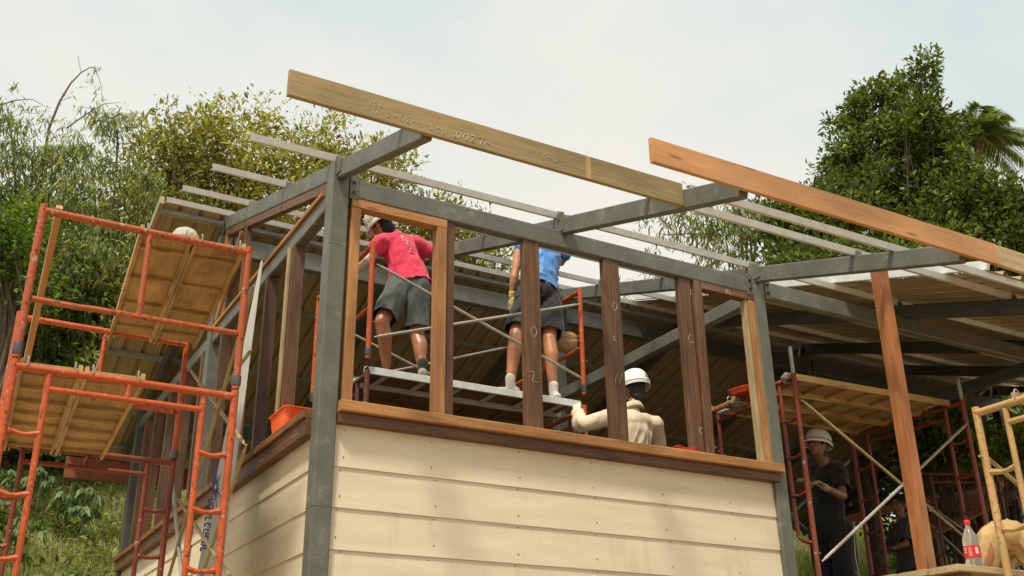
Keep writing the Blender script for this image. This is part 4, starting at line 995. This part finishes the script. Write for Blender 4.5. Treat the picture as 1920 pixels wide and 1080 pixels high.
# 2: worker in the blue shirt
J = dict(pelvis=Y1(1012, 540, 1.55), chest=Y1(1018, 482, 1.72), neck=Y1(1018, 456, 1.98), head=Y1(1018, 462, 2.14), face=V(0, .9, -.4), hup=V(0, .4, .9),
         shL=Y1(974, 466, 1.80), shR=Y1(1060, 476, 1.84), elL=Y1(964, 520, 1.78), haL=Y1(960, 556, 1.82), elR=Y1(1052, 492, 2.1), haR=Y1(1040, 464, 2.35),
         hipL=Y1(990, 552, 1.53), hipR=Y1(1033, 558, 1.53), kneeL=Y1(966, 632, 1.38), kneeR=Y1(1030, 638, 1.40))
J['ankL'] = V(Y1(957, 715, 1.34).x, 1.34, DZ+.085); J['ankR'] = V(Y1(1038, 728, 1.34).x, 1.34, DZ+.085)
J['calfL'] = V(-.2, -.9, 0); J['calfR'] = V(.1, -.9, 0)
P2, g = person(J, 'worker in bright blue sleeveless shirt and black shorts standing on the inner scaffold', SK2, BLUE, .0, NAVY, .86, 1.1, gloves=(GLOVE, None), hands={'L': (V(-.05, .2, -1), V(1, 0, 0), .35), 'R': (V(0, .6, .6), V(0, 0, 1), .8)}, hair=HAIR, helm=HELM, wr=.015)
for s, t in (('L', V(-.9, .45, 0)), ('R', V(-.1, 1, 0))): shoe(P2, g['ank'+s], g['ank'+s]+t*.1-V(0, 0, .085), SHOE2, SOLE, SOCKW)
# 3: worker in the cream shirt behind the sill
yb = .82
J = dict(pelvis=Y1(1182, 880, yb), chest=Y1(1184, 812, yb), neck=Y1(1187, 762, yb), head=Y1(1190, 730, yb+.02), face=V(.05, .97, -.12),
         shL=Y1(1140, 782, yb), shR=Y1(1226, 796, yb-.04), elL=Y1(1088, 796, yb+.10), haL=Y1(1083, 772, 1.13), elR=Y1(1236, 846, yb+.05), haR=Y1(1222, 880, yb+.22),
         hipL=Y1(1165, 898, yb), hipR=Y1(1198, 902, yb))
for s in 'LR': h = J['hip'+s]; J['knee'+s] = V(h.x, h.y+.04, 1.9); J['ank'+s] = V(h.x, h.y, 1.48); J['calf'+s] = V(0, -1, 0)
def deco3(h, c, X, Y, Z):
    m = MB(); o = c-Y*.139+X*.045+Z*.05
    def on(a, b):
        p = X*a-Y*.2+Z*b; q = p; k = 1/math.sqrt((a/.119)**2+(.2/.143)**2+(b/.152)**2)
        return c+X*a*1.0*1+Z*b-Y*.143*math.sqrt(max(.02, 1-(a/.119)**2-(b/.152)**2))*1.012
    for st in ([(0, 0), (.004, .03), (.010, .012), (.016, .032), (.016, .004)], [(.022, .006), (.026, .024), (.03, .006)], [(.034, .03), (.034, .004), (.042, .012), (.036, .018)], [(.045, .01), (.05, .022)], [(.01, -.004), (.045, .034)]):
        m.tube([on(.022+a, .035+b) for a, b in st], .0018, 5)
    for st in ([(0, 0), (.007, .01), (.014, 0)], [(.018, 0), (.018, .01), (.026, .005), (.018, 0)]): m.tube([on(.03+a, .004+b) for a, b in st], .0016, 5)
    m.build('handwriting', mplain('black ink', (.02, .02, .02), .5), h)
P3, g = person(J, 'worker in cream long sleeved shirt and white helmet gripping the scaffold leg', SK3, CREAM, 1.85, GREY, 1.9, 1, gloves=(GLOVE2, None), hands={'L': (V(.25, .5, .75), V(.8, .6, 0), 1.0), 'R': (V(0, 1, 0), V(0, 0, -1), .6)}, hair=HAIR, helm=HELM, helmdeco=deco3, wr=.010, loose=1.0, hatband=HELM, collar=CREAM)
# 4: worker in black under the right deck
yb = 1.18
J = dict(pelvis=Y1(1552, 985, yb), chest=Y1(1553, 905, yb), neck=Y1(1549, 864, yb), head=Y1(1534, 836, yb), face=V(-.93, -.10, .18),
         shL=Y1(1538, 880, yb-.10), shR=Y1(1568, 876, yb-.02), elL=Y1(1520, 940, yb-.14), haL=Y1(1518, 905, yb-.3), elR=Y1(1584, 924, yb-.1), haR=Y1(1546, 904, yb-.38),
         hipL=Y1(1545, 1000, yb-.08), hipR=Y1(1566, 1000, yb+.08))
J['shL'] = J['neck']+V(-.10, -.16, -.10); J['shR'] = J['neck']+V(.13, .12, -.10)
J['shL'] = Y1(1536, 884, yb+.16); J['shR'] = Y1(1574, 886, yb-.14)
J['elR'] = Y1(1580, 930, yb-.28); J['haR'] = Y1(1543, 912, yb-.40); J['elL'] = Y1(1545, 928, yb+.26); J['haL'] = Y1(1512, 906, yb+.02)
for s, o_ in (('L', V(0, .1, 0)), ('R', V(.04, -.1, 0))): J['hip'+s] = J['pelvis']+o_+V(0, 0, -.05); J['knee'+s] = V(J['hip'+s].x-.02, J['hip'+s].y, 1.86); J['ank'+s] = V(J['hip'+s].x+.03, J['hip'+s].y, 1.47); J['calf'+s] = V(1, 0, 0)
P4, g = person(J, 'man in black polo shirt and white helmet facing left under the right deck', SK3, BLACK, .75, BLACK, 1.95, 1.2, gloves=(GLOVEG, GLOVEG), hands={'L': (V(-.8, -.3, .2), V(0, 0, -1), .5), 'R': (V(-.9, -.2, .25), V(0, 0, -1), .5)}, hair=HAIR, helm=HELM, wr=.006, hatband=mplain('dark helmet stripe', (.03, .03, .03), .5))
m = MB(); X, Y, Z = frame_of(g['face'])
for k in (-1, 1): m.tube([g['head']+Y*.088+X*(k*.03+.018*math.cos(t))+Z*(.012+.014*math.sin(t)) for t in np.linspace(0, 2*math.pi, 13)], .002, 5)
m.build('spectacles', BOLT, P4)
m = MB(); hp = g['hipR']; m.tube([hp+V(.05, -.13, .05), V(g['kneeR'].x+.05, g['kneeR'].y-.11, g['kneeR'].z), V(g['ankR'].x+.05, g['ankR'].y-.09, 1.5)], .004, 5); m.build('side_stripe', OFFW, P4)
# 5: seated figure far behind the post
c = pt(1700, 1020, 1, 3.0)
J = dict(pelvis=c+V(.0, 0, -.30), chest=c+V(0, 0, .05), neck=c+V(-.02, 0, .32), head=c+V(-.05, 0, .45), face=V(-.9, -.3, -.2), shL=c+V(-.1, -.14, .22), shR=c+V(.08, .16, .22),
         elL=c+V(-.25, -.2, -.05), haL=c+V(-.38, -.1, -.1), elR=c+V(-.1, .2, -.05), haR=c+V(-.3, .1, -.1), hipL=c+V(0, -.09, -.36), hipR=c+V(0, .09, -.36), kneeL=c+V(-.02, -.1, -.75), kneeR=c+V(-.02, .1, -.75), ankL=c+V(.02, -.1, -1.14), ankR=c+V(.02, .1, -1.14), calfL=V(1, 0, 0), calfR=V(1, 0, 0))
DG = mcloth('slate cotton', (.06, .06, .065))
P5, g = person(J, 'distant man in dark grey shirt half hidden behind the orange post', SK3, DG, .9, BLACK, 1.9, 1, hair=HAIR, hands={'L': (V(-1, 0, 0), V(0, 0, -1), .5), 'R': (V(-1, 0, 0), V(0, 0, -1), .5)})
# 6: man bending forward in khaki trousers
b = CAM+ray(1886, 1008)*7.9
fw = V(.55, .83, 0).normalized(); rt = V(fw.y, -fw.x, 0)
J = dict(pelvis=b+fw*.05, chest=b+fw*.42+V(0, 0, -.12), neck=b+fw*.62+V(0, 0, -.25), head=b+fw*.70+V(0, 0, -.36), face=fw*.3+V(0, 0, -1), hup=fw*.9+V(0, 0, .3),
         shL=b+fw*.55-rt*.18+V(0, 0, -.2), shR=b+fw*.55+rt*.18+V(0, 0, -.2), elL=b+fw*.55-rt*.2+V(0, 0, -.48), elR=b+fw*.55+rt*.2+V(0, 0, -.48), haL=b+fw*.4-rt*.16+V(0, 0, -.68), haR=b+fw*.4+rt*.16+V(0, 0, -.68),
         hipL=b-rt*.11+V(0, 0, -.02), hipR=b+rt*.11+V(0, 0, -.02), kneeL=b-rt*.33+V(0, 0, -.42)-fw*.02, kneeR=b+rt*.33+V(0, 0, -.50)-fw*.02, ankL=b-rt*.22+V(0, 0, -.90), ankR=b+rt*.22+V(0, 0, -.92), calfL=-fw, calfR=-fw)
P6, g = person(J, 'man in khaki trousers bending over with his back to the viewer, behind the yellow scaffold', SK1, KHAKI, 1.6, KHAKI, 1.95, .7, hair=HAIR, hands={'L': (V(0, .3, -1), V(1, 0, 0), .5), 'R': (V(0, .3, -1), V(-1, 0, 0), .5)}, wr=.022)
for s in 'LR': shoe(P6, g['ank'+s], g['ank'+s]+fw*.1-V(0, 0, .085), SHOE1, SOLE)
zf6 = g['ankL'].z-.09
pw = empty('plank_platform', (b.x, b.y, zf6), 'dark low platform of boards under the bending man', 'platform')
for k in range(4):
    m = MB(); y = b.y-.35+k*.22; m.box(b.x-.8, b.x+1.6, y-.10, y+.10, zf6-.04, zf6-.001*(k % 2)); m.build('board', W_BR, pw)
for x in (b.x-.6, b.x+1.4):
    m = MB(); m.box(x-.05, x+.05, b.y-.44, b.y+.4, zf6-.14, zf6-.042); m.build('bearer', W_BR, pw)
    for y in (b.y-.35, b.y+.3): m = MB(); m.box(x-.05, x+.05, y-.05, y+.05, -1.35, zf6-.142); m.build('leg', W_BR, pw)
# ------------------------------------------------------------------ vegetation
def gz(x, y): return terr(x, y)
LK = 1.14
def E(u, v, D, r):
    k = LK if u < 950 else 1.
    return (tuple(pd(u, v, D*k)), tuple(x*k for x in r))
def tree_at(name, label, group, cat, ells, **k):
    c = Vector(ells[0][0]); b = (c.x, c.y, gz(c.x, c.y)-.1)
    return limb_tree(name, label, group, cat, b, ells, **k)
YG = (.30, .29, .07); MG = (.18, .21, .06); DGn = (.085, .12, .03); BG = (.12, .16, .05)
GL_ = 'leafy trees on the hillside behind the left side'
tree_at('leafy_tree', 'sunlit yellow green tree with feathery top behind the long plank end', GL_, 'tree', [E(490, 330, 17, (1.25, 1.1, 1.35)), E(470, 250, 17, (.6, .7, .6)), E(560, 300, 17, (.8, .8, .8)), E(400, 330, 17, (.8, .8, 1.1)), E(470, 450, 17.3, (1.1, 1, 1.0))], nclump=180, nleaf=52, lsz=.125, col=YG, alt=(.22, .17, .04), frac=.07, spikes=110)
tree_at('leafy_tree', 'tree with orange tinged new leaves left of the grey ridge column', GL_, 'tree', [E(330, 330, 16.5, (.95, .9, 1.1)), E(310, 270, 16.5, (.6, .7, .6)), E(300, 430, 16.3, (1., .9, 1.1)), E(370, 250, 16.6, (.5, .6, .5))], nclump=150, nleaf=52, lsz=.12, col=(.25, .25, .065), alt=(.34, .26, .08), frac=.08, spikes=80)
tree_at('leafy_tree', 'open crowned tree right of the corner column seen behind the red shirted worker', GL_, 'tree', [E(665, 370, 17.5, (1.1, .9, 1.0)), E(720, 320, 17.5, (.7, .7, .45)), E(630, 290, 17.5, (.6, .7, .7)), E(770, 420, 17.5, (.5, .7, .75))], nclump=110, nleaf=48, lsz=.12, col=YG, alt=(.24, .2, .05), frac=.08, spikes=60)
tree_at('leafy_tree', 'small light green tree showing low between the front studs', GL_, 'tree', [E(880, 455, 18, (.75, .8, .5)), E(820, 430, 18, (.6, .6, .7)), E(900, 500, 18, (.8, .8, .4))], nclump=60, nleaf=65, lsz=.115, col=(.22, .23, .05), spikes=30)
tree_at('leafy_tree', 'dark shaded tree low behind the upper scaffold planks', GL_, 'tree', [E(240, 560, 15.5, (1.2, .9, 1.3)), E(150, 660, 15, (1.1, .9, 1.3)), E(300, 500, 16, (1., .8, 1.)), E(200, 760, 14.8, (1., .8, .9))], nclump=230, nleaf=80, lsz=.10, col=MG, alt=(.12, .10, .03), frac=.08)
tree_at('leafy_tree', 'broad dark green tree filling the hillside at the far left edge', GL_, 'tree', [E(40, 720, 15, (1.3, .9, 1.5)), E(0, 560, 15.6, (1.2, .9, 1.2)), E(110, 820, 14.5, (1., .8, .6))], nclump=230, nleaf=80, lsz=.11, col=DGn)
tree_at('leafy_tree', 'dense backing tree between the bamboo and the yellow green tree', GL_, 'tree', [E(250, 490, 19.5, (2.2, 1., 1.4)), E(60, 490, 19.5, (2.2, 1., 1.3)), E(430, 540, 19.5, (2., 1., 1.1)), E(120, 650, 18, (2.4, 1., 2.))], nclump=420, nleaf=75, lsz=.14, col=DGn)
tree_at('leafy_tree', 'deep green backing tree behind the corner column', GL_, 'tree', [E(600, 490, 20, (1.6, 1., .9)), E(480, 480, 20, (1.4, 1., 1.1)), E(720, 490, 20, (1.2, 1., .6))], nclump=120, nleaf=70, lsz=.14, col=MG)
tree_at('fern_tree', 'small light green feathery tree at the left edge beside the orange leg', None, 'tree', [E(15, 470, 13.2, (.45, .6, .45)), E(25, 540, 13.2, (.4, .5, .35))], nclump=34, nleaf=110, lsz=.09, col=(.10, .17, .02), up=.0)
tree_at('fern_tree', 'yellow green feathery young tree low behind the front scaffold leg', None, 'tree', [E(10, 425, 14, (.5, .6, .3))], nclump=18, nleaf=100, lsz=.09, col=(.13, .19, .02), up=.0)
BC = (.24, .29, .12)
def culm_to(x, y, pts_):
    b = V(x, y, gz(x, y)); return [b]+[pd(*q) for q in pts_]
b0 = pd(90, 700, 15.8)
def clump(u, D, tops, label, nl=46, col=BC, dens=1.):
    D *= LK; g0 = pd(u, 900, D); cs = []
    for i, (tu, tv) in enumerate(tops):
        x = g0.x+rng.normal(0, .3); y = g0.y+rng.normal(0, .3); top = pd(tu, tv, D-.3+rng.uniform(-.5, .5)); b = V(x, y, gz(x, y))
        mid = b.lerp(top, .55)+V(0, 0, .55)+V(rng.normal(0, .1), rng.normal(0, .1), 0); dr = (top-b); dr.z = 0
        tip = top+V(*(rng.normal(0, .25, 3)))+(dr.normalized()*.4 if dr.length > .1 else V(.2, 0, 0))-V(0, 0, .35)
        cs.append([b, mid, top, tip])
    return bamboo(label, (g0.x, g0.y, gz(g0.x, g0.y)), cs, nl, col, 1, dens=dens)
clump(60, 15.4, [(20, 240), (60, 300), (110, 290), (0, 360), (90, 380), (140, 330), (40, 430), (120, 460), (20, 520), (80, 540)], 'drooping bamboo clump at the upper left edge', 95)
clump(170, 15.6, [(170, 310), (220, 250), (240, 330), (150, 400), (190, 420), (250, 400), (130, 500), (210, 520), (170, 580)], 'bamboo clump with a hooked top just right of the bare stem', 90)
clump(100, 15.2, [(70, 560), (140, 520), (160, 600), (40, 600), (110, 640), (30, 560), (190, 480), (60, 680), (10, 640)], 'low bamboo clump hanging behind the orange scaffold legs', 90, (.22, .28, .10))
clump(230, 15.0, [(210, 470), (170, 500), (260, 560), (150, 560)], 'bamboo clump behind the loose timber batten', 60)
# bare arching stem above the bamboo
st = empty('bare_bamboo_stem', pd(70, 420, 17.4), 'thin bare arching bamboo stem rising against the sky at upper left', 'bamboo stem')
m = MB(); pp = [pd(u, v, 17.4) for u, v in ((60, 430), (92, 240), (112, 190), (132, 157), (152, 136), (170, 126), (186, 128))]; m.tube(pp, [.028, .024, .02, .016, .012, .009, .004], 6)
for a, b in (((135, 155), (133, 150)), ((152, 136), (146, 104)), ((178, 126), (190, 160)), ((190, 160), (192, 190)), ((112, 190), (134, 182)), ((92, 240), (70, 250))): m.tube([pd(*a, 17.4), pd(*b, 17.4)], .005, 4)
m.tube([pd(0, 197, 17.4), pd(30, 188, 17.4), pd(60, 186, 17.4), pd(95, 205, 17.4)], [.014, .011, .007, .003], 5); m.tube([pd(125, 240, 17.4), pd(160, 215, 17.4), pd(195, 195, 17.4), pd(225, 192, 17.4)], [.014, .011, .007, .003], 5)
m.build('stem', BARK, st)
n = 150; P = []; 
for i in range(n):
    a, b = [((170, 126), (190, 190)), ((112, 190), (186, 128)), ((20, 190), (100, 230)), ((150, 225), (235, 200)), ((30, 240), (130, 260))][rng.integers(5)]; t = rng.random(); P.append(pd(a[0]+(b[0]-a[0])*t+rng.normal(0, 4), a[1]+(b[1]-a[1])*t+rng.normal(0, 6), 17.4))
P = np.array(P); D = rng.normal(0, .5, (n, 3))+np.array([0, 0, -.6]); ln = rng.uniform(.08, .18, n); leaves_mesh('foliage', P, D, rng.normal(size=(n, 3)), ln, ln*.16, colors(n, BC), LEAF, st)
# right side
RG = 'dark broadleaf trees on the right'
DK = (.085, .118, .026)
tree_at('broadleaf_tree', 'tall dark broadleaf tree with dense rounded crown on the right', RG, 'tree',
        [E(1685, 250, 19, (1.15, 1.0, 1.15)), E(1600, 240, 19, (.5, .6, .5)), E(1720, 150, 19, (.45, .5, .4)), E(1640, 190, 19, (.45, .5, .35)), E(1610, 300, 19, (.75, .8, .7)), E(1740, 260, 19, (.8, .8, 1.0)), E(1690, 370, 19, (1.4, 1., .8)), E(1780, 330, 19, (.7, .8, .8)), E(1570, 360, 19, (.7, .7, .5)), E(1720, 108, 19, (.18, .2, .2)), E(1765, 180, 19, (.35, .4, .4)), E(1570, 300, 19, (.3, .4, .3))],
        nclump=270, nleaf=85, lsz=.11, col=DK, alt=(.15, .20, .04), frac=.14, clr=.30, lw=.48, trunk_r=.16)
tree_at('broadleaf_tree', 'lower dark broadleaf tree behind the loose orange plank', RG, 'tree', [E(1500, 420, 18, (.75, .8, .6)), E(1450, 420, 18, (.5, .6, .35)), E(1560, 400, 18, (.6, .7, .5)), E(1530, 490, 18, (1., .8, .5)), E(1610, 430, 18, (.8, .8, .6))], nclump=150, nleaf=80, lsz=.11, col=DK, alt=(.12, .16, .03), frac=.12, clr=.34, lw=.48)
tree_at('broadleaf_tree', 'dark broadleaf tree below the palm at the right edge', RG, 'tree', [E(1830, 400, 18.5, (.9, .8, .7)), E(1900, 430, 18.5, (.8, .8, .8)), E(1760, 440, 18.5, (.8, .8, .5)), E(1800, 350, 18.5, (.5, .5, .5)), E(1830, 390, 18.3, (.5, .4, .4)), E(1915, 380, 18.5, (.3, .4, .4)), E(1850, 480, 18.5, (1.2, .8, .6))], nclump=190, nleaf=80, lsz=.115, col=DK, alt=(.10, .14, .03), frac=.10, clr=.34, lw=.48)
tree_at('broadleaf_tree', 'bright green shrub under the orange plank, seen over the white sheet edge', RG, 'tree', [E(1560, 500, 16.5, (.9, .6, .3)), E(1480, 500, 16.5, (.5, .6, .25)), E(1700, 495, 16.5, (.9, .6, .25))], nclump=70, nleaf=70, lsz=.095, col=(.085, .12, .022), clr=.3, lw=.48)
tree_at('broadleaf_tree', 'shaded tree filling the view beyond the right end of the house', RG, 'tree', [E(1800, 760, 17.2, (1.6, .8, .9)), E(1900, 800, 17.2, (1.5, .8, .9)), E(1720, 850, 17.8, (1.1, .7, .7)), E(1900, 740, 17.4, (1, .8, .6)), E(1600, 900, 19, (1.5, .7, .8)), E(1760, 960, 20, (2., .7, .9)), E(1900, 940, 20, (2., .7, .9)), E(1850, 880, 20.5, (2.2, .7, 1.))], nclump=420, nleaf=75, lsz=.13, col=DGn, clr=.36, lw=.45)
tree_at('broadleaf_tree', 'sunlit leafy branch hanging low beside the maroon scaffold frame', RG, 'tree', [E(1745, 840, 14.6, (.55, .4, .32)), E(1720, 810, 14.6, (.35, .4, .3)), E(1780, 850, 14.6, (.3, .3, .2)), E(1790, 790, 15, (.4, .3, .2))], nclump=46, nleaf=55, lsz=.11, col=(.14, .19, .04), clr=.26, trunk_r=.05)
tree_at('broadleaf_tree', 'bright leafy bush behind the yellow scaffold at the right edge', RG, 'tree', [E(1900, 838, 14.5, (.35, .4, .16)), E(1860, 858, 14.5, (.3, .3, .14))], nclump=22, nleaf=60, lsz=.10, col=(.16, .24, .03), clr=.2, trunk_r=.04)
# bamboo sprays in the middle right
g0 = pd(1330, 700, 17.5)
def spray(label, u, D, tops, dens, nl=40):
    g0 = pd(u, 560, D); cs = []
    for tu, tv, ru, rv in tops:
        b = V(g0.x+rng.normal(0, .2), g0.y+1+rng.normal(0, .2), gz(g0.x, g0.y+1)); cs.append([b, pd(ru, rv, D+.4), pd((tu+ru)/2, (tv+rv)/2-14, D+.1), pd(tu, tv, D)])
    return bamboo(label, (g0.x, g0.y+1, gz(g0.x, g0.y+1)), cs, nl, (.20, .24, .10), 2, dens=dens)
spray('pale drooping bamboo spray left of the dark tree in the middle right', 1390, 17, [(1225, 400, 1390, 420), (1245, 440, 1400, 470), (1300, 400, 1400, 450), (1330, 420, 1410, 480), (1350, 470, 1410, 520), (1260, 500, 1380, 530), (1200, 530, 1370, 560), (1375, 395, 1420, 430)], 1., 46)
# palm
pc = pd(1828, 262, 19.4); pb = V(pc.x+.1, pc.y, gz(pc.x, pc.y)-.1)
palm = empty('palm_tree', pb, 'palm tree with drooping feathered fronds beside the tall dark tree', 'palm')
m = MB(); m.tube([pb, pb.lerp(pc, .5)+V(.05, 0, 0), pc], [.10, .08, .06], 10); m.tube([pc-V(0, 0, .1), pc+V(.02, 0, .25)], [.07, .03], 8); m.build('trunk', BARK, palm)
RI = AR.copy(); RI.z = 0; RI.normalize(); BK = V(-RI.y, RI.x, 0)
ends = [(1.0, .35, -.25, 0), (.72, 0, .32, .2), (.98, -.4, -.05, .3), (.35, .2, .72, 0), (.12, -.3, .82, .3), (-.25, .3, .78, .1), (-.6, -.4, .5, .3), (-.8, .3, .0, .3), (.9, .5, -.55, 0), (.75, -.6, -.5, .1), (.4, .8, .1, .2), (-.3, .9, .0, .3), (.2, -.9, .2, .3), (.55, -.2, .55, .15)]
for (a, b, c_, sag) in ends:
    tip = pc+RI*a*1.05+BK*b*.9+V(0, 0, c_*.9-sag*.5); mid = pc.lerp(tip, .5)+V(0, 0, .42); pts = [pc.lerp(mid, t)*(1-t)+mid.lerp(tip, t)*t for t in np.linspace(0, 1, 14)]
    m = MB(); m.tube(pts, [.018*(1-i/14)+.004 for i in range(14)], 5); fr = m.build('frond', CULM, palm)
    P = []; D = []; Nn = []; ln = []
    for i in range(90):
        t = .08+.92*i/90; k = min(12, int(t*13)); p = pts[k].lerp(pts[k+1], t*13-k) if k < 13 else pts[-1]; d = (pts[min(13, k+1)]-pts[k]).normalized(); s = d.cross(V(0, 0, 1)).normalized()
        for sg in (-1, 1):
            P.append(p); D.append(d*.55+s*sg*.9+V(0, 0, -.35+rng.normal(0, .12))); Nn.append(V(0, 0, 1)+s*sg*.3); ln.append((.42-.2*abs(t-.4))*rng.uniform(.85, 1.1))
    P = np.array(P); ln = np.array(ln); leaves_mesh('leaflets', P, np.array(D), np.array(Nn), ln, np.full(len(ln), .026), colors(len(ln), (.11, .18, .04), .25, (.35, .35, .14), .2), LEAF, fr, fold=.004/.026)
# grass and weeds
def grass(x0, x1, y0, y1, n, name, label, hgt=(.06, .22), col=(.22, .26, .07), alt=(.42, .34, .16), frac=.25):
    x = rng.uniform(x0, x1, n*2); y = rng.uniform(y0, y1, n*2)
    k = np.array([noise.noise(Vector((a*.9, b*.9, 5)))+.5*noise.noise(Vector((a*3, b*3, 9))) for a, b in zip(x, y)])
    ok = k > rng.uniform(-.75, .25, n*2); x = x[ok][:n]; y = y[ok][:n]; n = len(x); z = np.array([terr(a, b) for a, b in zip(x, y)])
    P = np.stack([x, y, z-.01], 1); D = rng.normal(0, .38, (n, 3))+np.array([0, 0, 1]); ln = rng.uniform(*hgt, n); wd = rng.uniform(.006, .016, n)
    o = leaves_mesh(name, P, D, rng.normal(size=(n, 3)), ln, wd, colors(n, col, .35, alt, frac), GRASS); tag(o, label, 'grass', kind='stuff')
grass(-4.5, 2.5, 5.4, 13, 60000, 'grass', 'short grass and dry weeds on the slope at lower left')
grass(8.5, 16, 3.0, 10, 30000, 'tall_grass', 'tall bright grass on the slope seen under the right bay', (.12, .42), (.24, .31, .06), (.42, .38, .18), .15)
# scattered rubble and low weeds
def weeds(n, x0, x1, y0, y1, name, label, col):
    P = []; D = []; 
    for i in range(n):
        x, y = rng.uniform(x0, x1), rng.uniform(y0, y1); z = terr(x, y); k = rng.integers(5, 12); h = rng.uniform(.05, .3)
        for j in range(k): P.append((x+rng.normal(0, .06), y+rng.normal(0, .06), z+rng.uniform(0, h))); D.append((rng.normal(), rng.normal(), .35+.3*rng.normal()))
    P = np.array(P); m_ = len(P); ln = rng.uniform(.05, .13, m_); tag(leaves_mesh(name, P, np.array(D), np.array([0, 0, 1.])+rng.normal(0, .4, (m_, 3)), ln, ln*.4, colors(m_, col, .4, (.22, .17, .08), .2), LEAF), label, 'weeds', kind='stuff')
weeds(1500, -4.5, 3, 5.5, 12.5, 'weeds', 'leafy weeds spread over the left slope', (.13, .19, .04))
# cassava like plants in the lower left
for i, (u, v, D) in enumerate(((35, 880, 15.2), (80, 885, 15.3), (135, 905, 14.8), (60, 975, 13.4), (25, 930, 14.2), (165, 915, 14.8))):
    t = pd(u, v, D); g_ = gz(t.x, t.y); lb = ['drooping leafy plant at the left edge behind the scaffold leg', 'tallest drooping leafy plant between the left scaffold legs', 'drooping leafy plant just right of the maroon leg', 'low leafy plant standing nearest on the left slope', 'leafy plant low at the left edge', 'leafy plant at the foot of the right hand ladder tube'][i]
    root = empty('broad_leaf_plant', (t.x, t.y, g_), lb, 'plant', 'leafy plants on the left slope'); m = MB(); m.tube([(t.x, t.y, g_-.05), t], [.012, .006], 5); P = []; D_ = []
    for k in range(16):
        q = V(t.x, t.y, g_).lerp(t, rng.uniform(.45, 1)); a = rng.uniform(0, 6.28); e = q+V(math.cos(a), math.sin(a), .3)*rng.uniform(.08, .2); m.tube([q, e], .003, 4)
        for j in range(6): aj = a+(j-2.5)*.5; P.append(e); D_.append((math.cos(aj), math.sin(aj), -1.1+.2*rng.normal()))
    m.build('stem', CULM, root); P = np.array(P); ln = rng.uniform(.12, .2, len(P)); leaves_mesh('leaves', P, np.array(D_), np.array([0, 0, 1.])+rng.normal(0, .3, (len(P), 3)), ln, ln*.28, colors(len(P), (.10, .16, .05), .2), LEAF, root)
